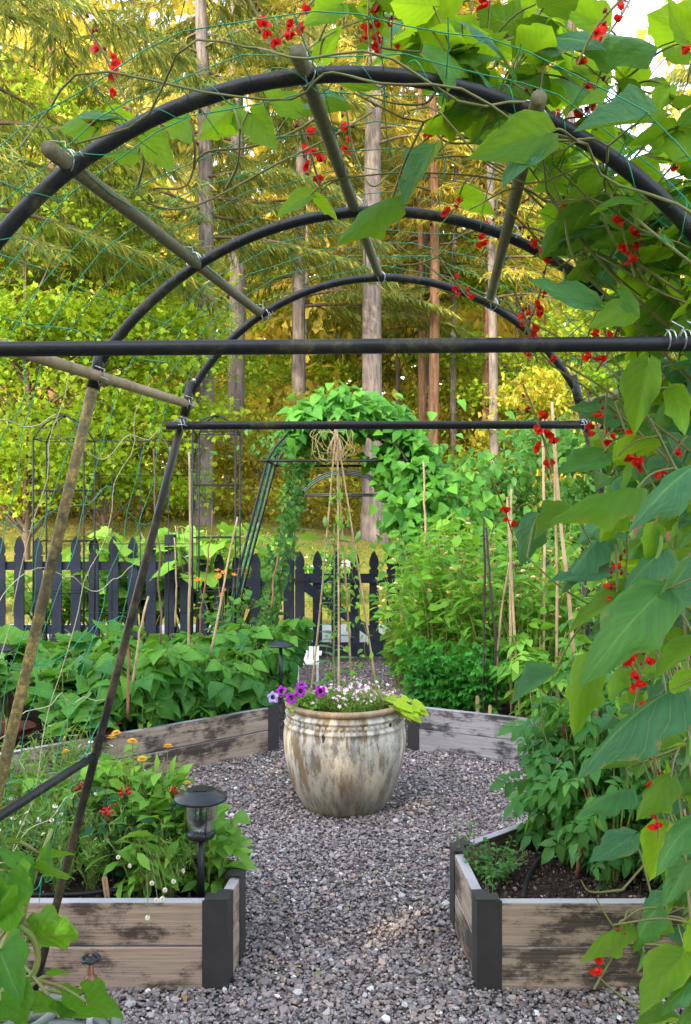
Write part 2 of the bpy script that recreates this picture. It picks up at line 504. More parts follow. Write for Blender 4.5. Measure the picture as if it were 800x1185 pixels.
M['spruce'] = leaf_mat('spruce_needles', [(.035, .085, .035), (.075, .14, .04), (.17, .21, .045), (.40, .35, .07)], (.40, .42, .08), .33, .6)
M['farhaze'] = leaf_mat('treeline_leaf_haze_tint', [(.30, .30, .07), (.48, .42, .10), (.62, .50, .14)], (.6, .5, .1), .3, .7)  # pale haze and brightness painted into the colour of the far leaves
M['far'] = leaf_mat('far_wood_leaf', [(.035, .06, .015), (.22, .25, .04), (.50, .40, .07), (.62, .48, .10), (.08, .12, .025)], (.65, .54, .06), .35, .6)
M['lime'] = leaf_mat('lime_leaf', [(.28, .44, .02), (.38, .52, .03)], (.5, .65, .04), .35, .5)
M['lily'] = leaf_mat('lily_leaf', [(.06, .17, .06), (.09, .22, .07)], (.2, .4, .06), .25, .45)
M['dark'] = leaf_mat('dark_green_leaf', [(.02, .075, .035), (.03, .10, .045)], (.1, .25, .05), .2, .4)
M['lettuce'] = leaf_mat('red_lettuce_leaf', [(.09, .015, .02), (.14, .03, .03), (.06, .05, .02)], (.25, .04, .04), .25, .4)
M['lawn'] = leaf_mat('grass_blade', [(.12, .18, .025), (.22, .24, .035), (.32, .26, .06)], (.26, .3, .03), .3, .6)
M['ivy'] = leaf_mat('ivy_leaf', [(.03, .10, .025), (.05, .15, .03), (.08, .2, .03)], (.15, .35, .03), .25, .4)
# stems, bark
M['stem'] = plain('green_stem', (.16, .24, .05), .55, col2=(.22, .17, .06), nscale=12)
M['vine'] = plain('bean_vine', (.17, .20, .05), .55, col2=(.17, .12, .05), nscale=9)
M['straw_stem'] = plain('dry_stem', (.48, .38, .17), .7, col2=(.30, .20, .08), nscale=9)
M['rust'] = plain('rusty_brown_cane', (.25, .10, .045), .7, col2=(.14, .06, .03), nscale=14)
M['darkcane'] = plain('dark_cane', (.03, .02, .017), .7, nscale=14)
M['bamboo'] = plain('bamboo', (.42, .30, .16), .55, col2=(.24, .16, .08), nscale=8)
M['twig'] = plain('twig', (.12, .08, .055), .8, nscale=14)


def bark(name, c1, c2, c3):
    m, nt = new_mat(name); g = G(nt)
    luv = g.luv(); pos = g.n('ShaderNodeTexCoord').outputs['Object']
    a = g.noise(pos, 7, 6, .65, mapping=(2.2, 2.2, .35))
    b = g.noise(pos, 1.2, 3)
    c = g.ramp(a, [(.32, c1), (.52, c2), (.72, c3)])
    c = g.mix(g.math('MULTIPLY', b, .5), c, tuple(x * .6 for x in c2))
    bp = g.n('ShaderNodeBump', {'Strength': .8, 'Distance': .05, 'Height': a}).outputs[0]
    g.out(g.n('ShaderNodeBsdfPrincipled', {'Base Color': c, 'Roughness': .9, 'Normal': bp, 'Specular IOR Level': .1}).outputs[0])
    return m


M['bark_grey'] = bark('grey_fir_bark', (.075, .060, .052), (.19, .155, .138), (.30, .25, .225))
M['bark_red'] = bark('red_cedar_bark', (.09, .042, .027), (.27, .14, .082), (.40, .24, .15))
# hard stuff
def pipe_mat(name, base, moss_or_sun, amt):
    m, nt = new_mat(name); g = G(nt)
    pos = g.n('ShaderNodeNewGeometry').outputs['Position']
    n1 = g.noise(pos, 22, 6, .7); n2 = g.noise(pos, 90, 3, .7); n3 = g.noise(pos, 3.5, 3)
    k = g.ramp(g.math('ADD', g.math('MULTIPLY', n1, .55), g.math('MULTIPLY', n3, .45)), [(.60 - amt * .25, 0.0), (.74 - amt * .2, 1.0)])
    sp = g.ramp(n2, [(.45, 0.0), (.62, 1.0)])
    c = g.mix(g.math('MULTIPLY', k, g.math('ADD', .35, g.math('MULTIPLY', sp, .6))), base, moss_or_sun)
    bp = g.n('ShaderNodeBump', {'Strength': .25, 'Distance': .002, 'Height': n2}).outputs[0]
    g.out(g.n('ShaderNodeBsdfPrincipled', {'Base Color': c, 'Roughness': g.math('ADD', .42, g.math('MULTIPLY', k, .4)), 'Normal': bp, 'Specular IOR Level': .32}).outputs[0])
    return m


M['pipe'] = pipe_mat('black_poly_pipe', (.012, .013, .017), (.13, .12, .05), .25)
M['pipe_dark'] = pipe_mat('stained_poly_pipe', (.022, .020, .018), (.16, .125, .06), .6)
M['pipe_moss_goldlit'] = pipe_mat('gold_lit_mossy_pipe', (.045, .04, .033), (.42, .30, .09), .9)  # mossy flecks coloured gold, imitating sunlight on the legs
M['pole'] = pipe_mat('weathered_pole', (.10, .085, .055), (.20, .19, .10), .8)
M['bamboo_rail'] = pipe_mat('weathered_rail', (.30, .22, .13), (.14, .11, .06), .8)
M['wire'] = plain('galvanised_wire', (.55, .56, .58), .35, .9, noise=.2)
M['net_green'] = plain('green_net_cord', (.02, .30, .17), .5, noise=.2)
M['net_cream'] = plain('pale_net_cord', (.55, .50, .30), .6, noise=.2)
M['iron'] = plain('black_iron', (.015, .016, .018), .5, .2, noise=.3)
M['fence'] = plain('charcoal_fence_paint', (.010, .014, .026), .7, col2=(.020, .026, .042), nscale=5, bump=.15, spec=.2)
M['bracket'] = plain('dark_bracket_metal', (.040, .038, .040), .5, .25, col2=(.055, .052, .052), nscale=9)
M['lampblack'] = plain('black_lamp_plastic', (.014, .017, .022), .35, noise=.2)
M['wood_warm'] = wood_mat('warm_weathered_boards', (.46, .345, .26), (.32, .225, .17), (.060, .045, .038), .66)
M['wood_grey'] = wood_mat('grey_weathered_boards', (.40, .37, .375), (.27, .245, .25), (.032, .030, .032), .85)
M['wood_mix'] = wood_mat('stained_weathered_boards', (.47, .375, .29), (.31, .235, .18), (.050, .038, .032), .95)
M['stick'] = plain('pale_wooden_stick', (.50, .34, .20), .7, col2=(.40, .26, .15), nscale=20)
M['ink'] = plain('dark_ink', (.03, .02, .02), .6, noise=0)
M['brass'] = plain('old_brass', (.26, .13, .07), .45, .6, col2=(.16, .08, .05), nscale=40)
M['white'] = plain('white_plastic', (.75, .75, .74), .45, noise=.1)
M['hose'] = plain('grey_green_hose', (.16, .19, .16), .45, noise=.2)
M['drip'] = plain('black_drip_hose', (.012, .012, .013), .6, noise=.2)
M['shed'] = plain('red_brown_boards', (.17, .055, .035), .75, col2=(.10, .035, .025), nscale=3)
M['shedroof'] = plain('brown_shingles', (.10, .06, .045), .9, col2=(.06, .04, .03), nscale=6)
M['stone'] = plain('grey_boulder', (.30, .29, .28), .9, col2=(.16, .15, .14), nscale=3, bump=.6)
# flowers
M['red'] = petal_mat('scarlet_petal', (.86, .035, .012), (.70, .010, .012), tmix=.3)
M['redball'] = petal_mat('crimson_bud', (.55, .01, .02), (.38, .008, .015), tmix=.1)
M['bud'] = petal_mat('dark_red_bud', (.28, .02, .02), (.18, .02, .02), tmix=.1)
M['orange'] = petal_mat('yellow_orange_petal', (.85, .38, .02), (.85, .55, .05), tmix=.2)
M['nast'] = petal_mat('orange_petal', (.85, .14, .01), (.85, .22, .01), tmix=.2)
M['peach'] = petal_mat('peach_petal', (.80, .55, .25), (.85, .62, .42), tmix=.2)
M['pink'] = petal_mat('pale_pink_petal', (.75, .42, .60), (.80, .62, .72), tmix=.2)
M['purple'] = petal_mat('magenta_petal', (.48, .02, .46), (.30, .03, .42), tmix=.2)
M['purpledark'] = petal_mat('violet_throat', (.06, .01, .12), (.05, .01, .10), tmix=.1)
M['lilac'] = petal_mat('lilac_petal', (.45, .35, .75), (.5, .4, .8), tmix=.2)
M['daisy'] = petal_mat('white_ray_petal', (.80, .80, .76), (.82, .82, .80), tmix=.2)
M['yolk'] = petal_mat('yellow_disc', (.75, .48, .03), (.7, .5, .06), tmix=.1)
M['pod'] = plain('green_pod', (.13, .26, .05), .5, noise=.2)


def gravel_mats():
    stops = [(0, (.060, .050, .052)), (.16, (.135, .108, .108)), (.32, (.205, .172, .172)), (.46, (.105, .092, .098)), (.58, (.26, .228, .228)), (.70, (.175, .138, .128)), (.80, (.13, .142, .142)), (.88, (.30, .21, .165)), (.955, (.30, .28, .275)), (.985, (.34, .33, .32)), (1, (.55, .53, .51))]
    m, nt = new_mat('crushed_stone'); g = G(nt)
    r = g.n('ShaderNodeSeparateXYZ', {'Vector': g.luv()}).outputs[2]
    c = g.mix(1.0, g.ramp(r, stops), (1.48, 1.46, 1.45), 'MULTIPLY')
    pos = g.n('ShaderNodeNewGeometry').outputs['Position']
    n1 = g.noise(pos, 120, 3); c = g.mix(.4, c, g.mix(n1, (.6, .6, .6), (1.4, 1.4, 1.4)), 'MULTIPLY')
    g.out(g.n('ShaderNodeBsdfPrincipled', {'Base Color': c, 'Roughness': .75, 'Specular IOR Level': .35}).outputs[0])
    M['stones'] = m
    m, nt = new_mat('gravel_bed'); g = G(nt)
    pos = g.n('ShaderNodeNewGeometry').outputs['Position']
    vo = g.n('ShaderNodeTexVoronoi', {'Vector': pos, 'Scale': 52.0})
    rr = g.n('ShaderNodeSeparateXYZ', {'Vector': vo.outputs['Color']}).outputs[0]
    c = g.ramp(rr, stops)
    d = vo.outputs['Distance']
    c = g.mix(g.ramp(d, [(.2, 0.0), (.75, .85)]), c, (.04, .035, .038))
    bp = g.n('ShaderNodeBump', {'Strength': .9, 'Distance': .012, 'Height': g.math('SUBTRACT', 1.0, d)}).outputs[0]
    g.out(g.n('ShaderNodeBsdfPrincipled', {'Base Color': c, 'Roughness': .85, 'Normal': bp, 'Specular IOR Level': .3}).outputs[0])
    M['gravel'] = m
    m, nt = new_mat('dark_soil'); g = G(nt)
    pos = g.n('ShaderNodeNewGeometry').outputs['Position']
    n1 = g.noise(pos, 30, 8, .7); n2 = g.noise(pos, 140, 3, .6)
    c = g.ramp(n1, [(.3, (.018, .011, .009)), (.55, (.05, .032, .026)), (.8, (.10, .068, .055))])
    c = g.mix(g.ramp(n2, [(.66, 0.0), (.72, .7)]), c, (.28, .21, .16))
    bp = g.n('ShaderNodeBump', {'Strength': 1.0, 'Distance': .02, 'Height': g.math('ADD', n1, g.math('MULTIPLY', n2, .3))}).outputs[0]
    g.out(g.n('ShaderNodeBsdfPrincipled', {'Base Color': c, 'Roughness': .95, 'Normal': bp, 'Specular IOR Level': .15}).outputs[0])
    M['soil'] = m
    m, nt = new_mat('meadow_ground'); g = G(nt)
    pos = g.n('ShaderNodeNewGeometry').outputs['Position']
    n1 = g.noise(pos, .5, 5); n2 = g.noise(pos, 9, 6, .7); n3 = g.noise(pos, .18, 3)
    c = g.ramp(n2, [(.3, (.09, .13, .02)), (.5, (.20, .21, .035)), (.7, (.33, .27, .07))])
    c = g.mix(g.ramp(n1, [(.52, 0.0), (.68, .8)]), c, (.24, .15, .08))
    bp = g.n('ShaderNodeBump', {'Strength': .7, 'Distance': .06, 'Height': n2}).outputs[0]
    g.out(g.n('ShaderNodeBsdfPrincipled', {'Base Color': c, 'Roughness': .9, 'Normal': bp, 'Specular IOR Level': .1}).outputs[0])
    M['meadow'] = m


gravel_mats()


M['lane'] = plain('sunlit_lane_gravel', (.42, .42, .44), .9, col2=(.24, .24, .26), nscale=60, bump=.4)  # lighter gravel copy, sunlight on the lane put into its colour


def pot_mat():
    m, nt = new_mat('weathered_glaze'); g = G(nt)
    luv = g.luv()
    a = g.noise(luv, 3.2, 6, .65, mapping=(2.0, 2.0, 1.1))
    b = g.noise(luv, 9, 6, .7, mapping=(1.4, 1.4, .9))
    d = g.noise(luv, 5, 4, .6, mapping=(2.0, 2.0, .8))
    fine = g.noise(luv, 60, 4, .65)
    z = g.n('ShaderNodeSeparateXYZ', {'Vector': luv}).outputs[2]
    c = g.mix(g.ramp(a, [(.42, 0.0), (.58, 1.0)]), (.56, .51, .42), (.33, .305, .28))
    c = g.mix(g.math('MULTIPLY', g.ramp(b, [(.49, 0.0), (.62, 1.0)]), .85), c, (.13, .115, .108))
    c = g.mix(g.math('MULTIPLY', g.ramp(d, [(.535, 0.0), (.585, 1.0)]), .85), c, (.21, .135, .05))
    low = g.ramp(z, [(.0, .8), (.2, .45), (.38, 0.0)])
    c = g.mix(g.math('MULTIPLY', low, g.ramp(fine, [(.3, .4), (.7, 1.0)])), c, (.16, .125, .065))
    mp = g.n('ShaderNodeMapping', {'Vector': luv}); mp.inputs['Scale'].default_value = (1, 1, .6); mp.inputs['Location'].default_value = (.3, .7, .1)
    vo = g.n('ShaderNodeTexVoronoi', {'Vector': mp.outputs[0], 'Scale': 6.0})
    ch = g.math('ADD', vo.outputs['Distance'], g.math('MULTIPLY', fine, .10))
    c = g.mix(g.ramp(ch, [(.125, 1.0), (.14, 0.0)]), c, (.045, .035, .04))
    rim = g.ramp(z, [(.535, 0.0), (.55, .8)])
    c = g.mix(rim, c, g.mix(b, (.40, .27, .14), (.15, .085, .04)))
    c = g.mix(.55, c, g.mix(g.ramp(fine, [(.3, 0.0), (.7, 1.0)]), (.55, .54, .52), (1.3, 1.3, 1.28)), 'MULTIPLY')
    bp = g.n('ShaderNodeBump', {'Strength': .35, 'Distance': .004, 'Height': g.math('ADD', fine, a)}).outputs[0]
    g.out(g.n('ShaderNodeBsdfPrincipled', {'Base Color': c, 'Roughness': .6, 'Normal': bp, 'Specular IOR Level': .4}).outputs[0])
    return m


M['pot'] = pot_mat()


def glass_mat():
    m, nt = new_mat('rippled_glass'); g = G(nt)
    n1 = g.noise(g.luv(), 30, 3)
    bp = g.n('ShaderNodeBump', {'Strength': .5, 'Distance': .004, 'Height': n1}).outputs[0]
    gl = g.n('ShaderNodeBsdfGlossy', {'Roughness': .08, 'Normal': bp}); tr = g.n('ShaderNodeBsdfTransparent', {'Color': (.88, .92, .90, 1)})
    fr = g.n('ShaderNodeFresnel', {'IOR': 1.5, 'Normal': bp})
    g.out(g.n('ShaderNodeMixShader', {0: g.math('ADD', fr.outputs[0], .02), 1: tr.outputs[0], 2: gl.outputs[0]}).outputs[0])
    return m


M['glass'] = glass_mat()
# =================================================================== setting
def hz(x, y):
    """height of the land: flat garden, lawn rising behind the fence"""
    t = np.clip((y - 12.5) / 9.0, 0, 1); s = t * t * (3 - 2 * t)
    left = 1 / (1 + np.exp((x + .5) / 1.2))
    a = .55 + 1.25 * left
    far = np.clip((y - 21) / 40, 0, 1) * 3.0
    return s * a + far + .05 * np.sin(x * 1.3) * s


def build_ground():
    xs = np.concatenate([np.linspace(-160, -24, 16), np.linspace(-22, 22, 60), np.linspace(24, 160, 16)])
    ys = np.concatenate([np.linspace(-60, -2, 8), np.linspace(0, 32, 60), np.linspace(34, 220, 24)])
    X, Y = np.meshgrid(xs, ys, indexing='ij')
    Z = hz(X, Y) - .03
    v = np.stack([X, Y, Z], -1).reshape(-1, 3); n = len(ys)
    q = [(i * n + j, (i + 1) * n + j, (i + 1) * n + j + 1, i * n + j + 1) for i in range(len(xs) - 1) for j in range(n - 1)]
    mb = MB(); mb.add(v, q); o = mb.build('ground', M['meadow']); tag(o, kind='structure')
    mb = MB(); s = 6.0
    # gravel of the garden, and the gravel lane beyond the gate
    def sheet(x0, x1, y0, y1, z, nx, ny):
        X, Y = np.meshgrid(np.linspace(x0, x1, nx), np.linspace(y0, y1, ny), indexing='ij')
        v = np.stack([X, Y, np.full_like(X, z)], -1).reshape(-1, 3)
        q = [(i * ny + j, (i + 1) * ny + j, (i + 1) * ny + j + 1, i * ny + j + 1) for i in range(nx - 1) for j in range(ny - 1)]
        mb.add(v, q)
    sheet(-4.5, 4.5, -1.5, 9.9, 0.0, 10, 12)
    o = mb.build('gravel_path', M['gravel']); tag(o, kind='structure')
    mb = MB(); sheet(-8, 9, 10.6, 12.4, -.012, 20, 4); sheet(-1.2, 1.3, 9.9, 10.6, -.012, 4, 3)
    o = mb.build('lane', M['lane']); tag(o, kind='structure')


build_ground()

# beds ---------------------------------------------------------------------
BH = .30
BEDS = {
    'front_left': [(-.397, 2.88), (-.367, 3.14), (-1.35, 3.95), (-2.6, 3.95), (-2.6, 2.88)],
    'front_right': [(.441, 2.88), (.410, 3.36), (1.02, 3.86), (2.6, 4.3), (2.6, 2.88)],
    'back_left': [(-.45, 5.78), (-2.20, 4.36), (-3.4, 4.36), (-3.4, 7.7), (-.60, 7.7)],
    'back_right': [(.42, 5.80), (2.1, 4.96), (3.6, 4.96), (3.6, 7.7), (.60, 7.7)],
}


def in_poly(x, y, poly):
    c = False; n = len(poly)
    for i in range(n):
        x1, y1 = poly[i]; x2, y2 = poly[(i + 1) % n]
        if (y1 > y) != (y2 > y) and x < (x2 - x1) * (y - y1) / (y2 - y1) + x1: c = not c
    return c


def in_any_bed(x, y, grow=0):
    return any(in_poly(x, y, p) for p in BEDS.values())


def inset(poly, d):
    n = len(poly); P2 = [np.array(p) for p in poly]; cen = sum(P2) / n; out = []
    for i in range(n):
        a, b, c = P2[i - 1], P2[i], P2[(i + 1) % n]
        e1 = (b - a) / np.linalg.norm(b - a); e2 = (c - b) / np.linalg.norm(c - b)
        n1 = np.array([-e1[1], e1[0]]); n2 = np.array([-e2[1], e2[0]])
        if np.dot(n1, cen - b) < 0: n1 = -n1
        if np.dot(n2, cen - b) < 0: n2 = -n2
        k = (n1 + n2) / (1 + np.dot(n1, n2)); out.append(tuple(b + d * k))
    return out


def make_bed(key, label, mat):
    poly = BEDS[key]; n = len(poly)
    c = np.mean(np.array(poly), 0)
    root = thing('raised_bed', label, 'raised bed', (c[0], c[1], 0), 'timber raised beds around the urn')
    inner = inset(poly, .038)
    for i in range(n):
        a, b = np.array(poly[i]), np.array(poly[(i + 1) % n]); ia, ib = np.array(inner[i]), np.array(inner[(i + 1) % n])
        for k in range(2):
            z0 = .004 + k * .149; z1 = z0 + .145
            mb = MB(); e = nrm(np.append(b - a, 0)); L = np.linalg.norm(b - a)
            v = np.array([(*a, z0), (*b, z0), (*ib, z0), (*ia, z0), (*a, z1), (*b, z1), (*ib, z1), (*ia, z1)], float)
            v[:, 2] += rng.normal() * .0008
            off = rng.random(3) * 30
            l = np.column_stack([(v - np.append(a, 0)) @ e, v[:, 2] * 0 + (v - np.append(a, 0)) @ np.cross(e, [0, 0, 1.]), v[:, 2]]) + off
            f = [(0, 1, 5, 4), (1, 2, 6, 5), (2, 3, 7, 6), (3, 0, 4, 7), (4, 5, 6, 7), (3, 2, 1, 0)]
            cen = v.mean(0)
            ff = []
            for q in f:
                p0, p1, p2 = v[q[0]], v[q[1]], v[q[2]]
                ff.append(q if np.dot(np.cross(p1 - p0, p2 - p0), p0 - cen) > 0 else tuple(reversed(q)))
            mb.add(v, ff, None, l)
            bevel(mb.build('board', mat, root, smooth=False), .004, 2)
    # dark metal corner brackets: two wings standing 3 mm proud of the boards
    for i in range(n):
        p = np.array(poly[i]); prev = np.array(poly[i - 1]); nxt = np.array(poly[(i + 1) % n]); cen = c
        outer = inset(poly, -.004)[i]; mb = MB(); W = .082
        pts = []
        for q in (prev, nxt):
            d = (q - p) / np.linalg.norm(q - p); pts.append(np.array(outer) + d * W)
        inn = inset(poly, -.0015)
        wi = []
        for q in (prev, nxt):
            d = (q - p) / np.linalg.norm(q - p); wi.append(np.array(inn[i]) + d * W)
        loop = [pts[0], np.array(outer), pts[1], wi[1], np.array(inn[i]), wi[0]]
        z0, z1 = .002, BH + .006
        v = [(*q, z0) for q in loop] + [(*q, z1) for q in loop]
        q = [(k, (k + 1) % 6, 6 + (k + 1) % 6, 6 + k) for k in range(6)] + [(6, 7, 10, 11), (7, 8, 9, 10), (5, 4, 1, 0), (4, 3, 2, 1)]
        v = np.array(v)
        # cap plate on top of the corner
        mb.add(v, q)
        cap = [np.array(inset(poly, -.004)[i]), np.array(outer) + (pts[1] - np.array(outer)) * .55]
        b = mb.build('corner_bracket', M['bracket'], root, smooth=False)
        import bmesh
        bm = bmesh.new(); bm.from_mesh(b.data); bmesh.ops.recalc_face_normals(bm, faces=bm.faces); bm.to_mesh(b.data); bm.free()
        mb = MB(); ii = inset(poly, .046)[i]
        w0 = np.array(inset(poly, -.005)[i])
        d0 = (prev - p) / np.linalg.norm(prev - p); d1 = (nxt - p) / np.linalg.norm(nxt - p)
        w0 = w0; iv = np.array(ii) - w0; lp = [w0, w0 + d1 * .078, np.array(ii) + d1 * (.078 - iv @ d1), np.array(ii), np.array(ii) + d0 * (.078 - iv @ d0), w0 + d0 * .078]
        v = np.array([(*q, BH + .0065) for q in lp] + [(*q, BH + .0105) for q in lp])
        f = [(k, (k + 1) % 6, 6 + (k + 1) % 6, 6 + k) for k in range(6)] + [(6, 7, 8, 9), (9, 10, 11, 6), (3, 2, 1, 0), (0, 5, 4, 3)]
        mb.add(v, f); o = mb.build('bracket_cap', M['bracket'], b, smooth=False)
        bm = bmesh.new(); bm.from_mesh(o.data); bmesh.ops.recalc_face_normals(bm, faces=bm.faces); bm.to_mesh(o.data); bm.free()
    # soil: bumpy sheet clipped to the inside of the boards
    si = inset(poly, .039); A = np.array(si); x0, y0 = A.min(0); x1, y1 = A.max(0)
    import bmesh
    bm = bmesh.new(); vs = [bm.verts.new((x, y, .225)) for x, y in si]; bm.faces.new(vs)
    for ax, lo, hi in (((1, 0, 0), x0, x1), ((0, 1, 0), y0, y1)):
        k = int((hi - lo) / .05)
        for t in np.linspace(lo, hi, k + 2)[1:-1]:
            co = (t, 0, 0) if ax[0] else (0, t, 0)
            bmesh.ops.bisect_plane(bm, geom=bm.verts[:] + bm.edges[:] + bm.faces[:], plane_co=co, plane_no=ax)
    for v in bm.verts:
        x, y = v.co.x, v.co.y
        v.co.z += .012 * math.sin(x * 19 + 2 * math.sin(y * 13)) + .010 * math.sin(y * 23 + x * 7) + .006 * math.sin(x * 61) * math.sin(y * 57)
    me = bpy.data.meshes.new('soil'); bm.to_mesh(me); bm.free()
    for p in me.polygons: p.use_smooth = True
    me.materials.append(M['soil']); o = bpy.data.objects.new('soil', me); COL.objects.link(o); tag(o, kind='structure')
    return root


make_bed('front_left', 'pale timber raised bed with daisies and a black lantern at its front corner', M['wood_warm'])
make_bed('front_right', 'timber raised bed with bare dark soil and a small herb, nearest on the right', M['wood_mix'])
make_bed('back_left', 'dark stained timber raised bed filled with leafy bush beans behind the urn', M['wood_mix'])
make_bed('back_right', 'grey timber raised bed under the tall yellow-flowered plants behind the urn', M['wood_grey'])

# loose stones on the path ---------------------------------------------------
def scatter_stones():
    tms = []
    for k in range(6):
        t = dict(T_ICO1); v = t['v'] * (1 + .28 * rng.normal(size=(len(t['v']), 1))) * np.array([1, .70 + .2 * rng.random(), .36 + .2 * rng.random()])
        t['v'] = v; tms.append(t)
    pts = []
    def fill(x0, x1, y0, y1, dens):
        n = int((x1 - x0) * (y1 - y0) * dens)
        a = np.column_stack([rng.uniform(x0, x1, n), rng.uniform(y0, y1, n)])
        keep = [not in_any_bed(x, y) for x, y in a]
        pts.append(a[keep])
    fill(-1.3, 1.5, 2.0, 3.2, 12500); fill(-1.6, 1.3, 3.2, 4.6, 8500); fill(-1.5, 1.7, 4.6, 6.0, 5200); fill(-.75, .75, 6.0, 9.6, 900)
    a = np.concatenate(pts); n = len(a)
    s = np.clip(rng.lognormal(math.log(.0060), .40, n), .005, .021)
    z = s * .30 + .002 + rng.random(n) * .012
    off = np.column_stack([a, z]); idx = rng.integers(0, 6, n); mb = MB(); R = rand_rot(n)
    # stones lie flat-ish
    ang = rng.random(n) * 2 * PI; tilt = rng.normal(size=n) * .45
    ca, sa, ct, st = np.cos(ang), np.sin(ang), np.cos(tilt), np.sin(tilt)
    R = np.stack([np.stack([ca, -sa * ct, sa * st], -1), np.stack([sa, ca * ct, -ca * st], -1), np.stack([0 * ca, st, ct], -1)], -2)
    rn = rng.random(n)
    for k in range(6):
        m = idx == k; mb.inst(tms[k], R[m], off[m], s[m], rn[m])
    o = mb.build('gravel', M['stones'], smooth=False); tag(o, 'loose crushed purple-grey gravel covering the path between the beds', 'gravel', kind='stuff')


scatter_stones()


def litter():
    mb = MB(); n = 240; x = rng.uniform(-.9, .9, n); y = rng.uniform(2.3, 6.2, n); k = np.array([not in_any_bed(a, b) for a, b in zip(x, y)]); x, y = x[k], y[k]; n = len(x)
    mb.inst(leaf_t(4, 1, pf_ov, .3, .4), orient(rng.normal(size=(n, 3)) * [1, 1, .12], rng.normal(size=(n, 3)) * .35 + [0, 0, 1]), np.column_stack([x, y, .014 + rng.random(n) * .008]), rng.uniform(.012, .034, n), rng.random(n), 0)
    for k in range(70):
        a = np.array([rng.uniform(-.8, .8), rng.uniform(2.3, 5.8), .018]); d = nrm([rng.normal(), rng.normal(), .05]) * rng.uniform(.02, .09)
        if not in_any_bed(a[0], a[1]): tube(mb, spline([a, a + d * .5 + rng.normal(size=3) * .005, a + d], 6), .0012, 4, False, 1)
    m, nt = new_mat('dead_leaf'); g = G(nt); r = g.n('ShaderNodeSeparateXYZ', {'Vector': g.luv()}).outputs[2]
    g.out(g.n('ShaderNodeBsdfPrincipled', {'Base Color': g.ramp(r, [(0, (.20, .11, .045)), (.5, (.32, .22, .09)), (.8, (.16, .20, .05)), (1, (.42, .34, .18))]), 'Roughness': .8}).outputs[0])
    o = mb.build('leaf_litter', [m, M['twig']]); tag(o, 'dry leaf scraps and twigs strewn over the gravel', 'litter', kind='stuff')


litter()


def soil_bits():
    mb = MB(); v = T_ICO1['v'] * np.array([1, .6, .4]); tm = dict(T_ICO1); tm['v'] = v
    pts = []
    for key, n in (('front_left', 900), ('front_right', 3200), ('back_left', 1500), ('back_right', 500)):
        p = np.array(inset(BEDS[key], .06)); x0, y0 = p.min(0); x1, y1 = p.max(0); k = 0
        if key == 'front_right': x1 = 1.3; y1 = 3.8
        if key == 'front_left': x0 = -1.3
        if key == 'back_left': x0 = -2; y1 = 5.9
        while k < n:
            x, y = rng.uniform(x0, x1), rng.uniform(y0, y1)
            if in_poly(x, y, p): pts.append((x, y, .232 + rng.random() * .016)); k += 1
    pts = np.array(pts); n = len(pts); s = np.clip(rng.lognormal(math.log(.005), .5, n), .002, .016)
    mb.inst(tm, rand_rot(n), pts, s, rng.random(n))
    m, nt = new_mat('soil_crumb'); g = G(nt); r = g.n('ShaderNodeSeparateXYZ', {'Vector': g.luv()}).outputs[2]
    c = g.ramp(r, [(0, (.02, .012, .01)), (.5, (.06, .04, .03)), (.85, (.10, .07, .055)), (.95, (.3, .22, .15)), (1, (.4, .36, .3))])
    g.out(g.n('ShaderNodeBsdfPrincipled', {'Base Color': c, 'Roughness': .95}).outputs[0])
    o = mb.build('soil_crumbs', m, smooth=False); tag(o, 'crumbs of soil and bark chips lying on the beds', 'soil', kind='stuff')


soil_bits()

# =================================================================== urn
POT = np.array([-.005, 4.70, 0.0])


def make_pot():
    root = thing('urn', 'large weathered cream ceramic urn with brown rim standing on the gravel', 'urn', POT)
    prof = [(.0, .004), (.205, .004), (.217, .010), (.236, .038), (.266, .09), (.293, .16), (.312, .23), (.325, .30), (.331, .36), (.332, .405), (.327, .435), (.322, .452), (.327, .458), (.328, .464), (.325, .470), (.317, .474), (.315, .480), (.315, .505), (.317, .511), (.322, .515), (.323, .521), (.318, .527), (.308, .532), (.304, .542)]
    mb = MB(); lathe(mb, prof, POT, 96); mb.build('body', M['pot'], root)
    rim = [(.303, .541), (.309, .545), (.318, .550), (.324, .558), (.325, .568), (.320, .576), (.309, .580), (.298, .578), (.291, .570), (.288, .55), (.286, .50), (.0, .50)]
    mb = MB(); lathe(mb, rim, POT, 96); mb.build('rim', M['pot'], root)
    mb = MB(); n = 62
    for i in range(n):
        a = 2 * PI * i / n; s = np.array([.0125, .006, .0125])
        R = np.array([[-math.sin(a), math.cos(a), 0], [math.cos(a), math.sin(a), 0], [0, 0, 1]]).T
        v = (T_ICO2['v'] * s) @ R.T + POT + np.array([.315 * math.cos(a), .315 * math.sin(a), .493])
        mb.add(v, None, T_ICO2['t'], v - POT)
    mb.build('bead_band', M['pot'], root)
    v = MB(); lathe(v, [(.0, .548), (.15, .545), (.287, .535)], POT, 48); o = v.build('potting_soil', M['soil'], root)


make_pot()

# =================================================================== bean tunnel
HOOPS = []


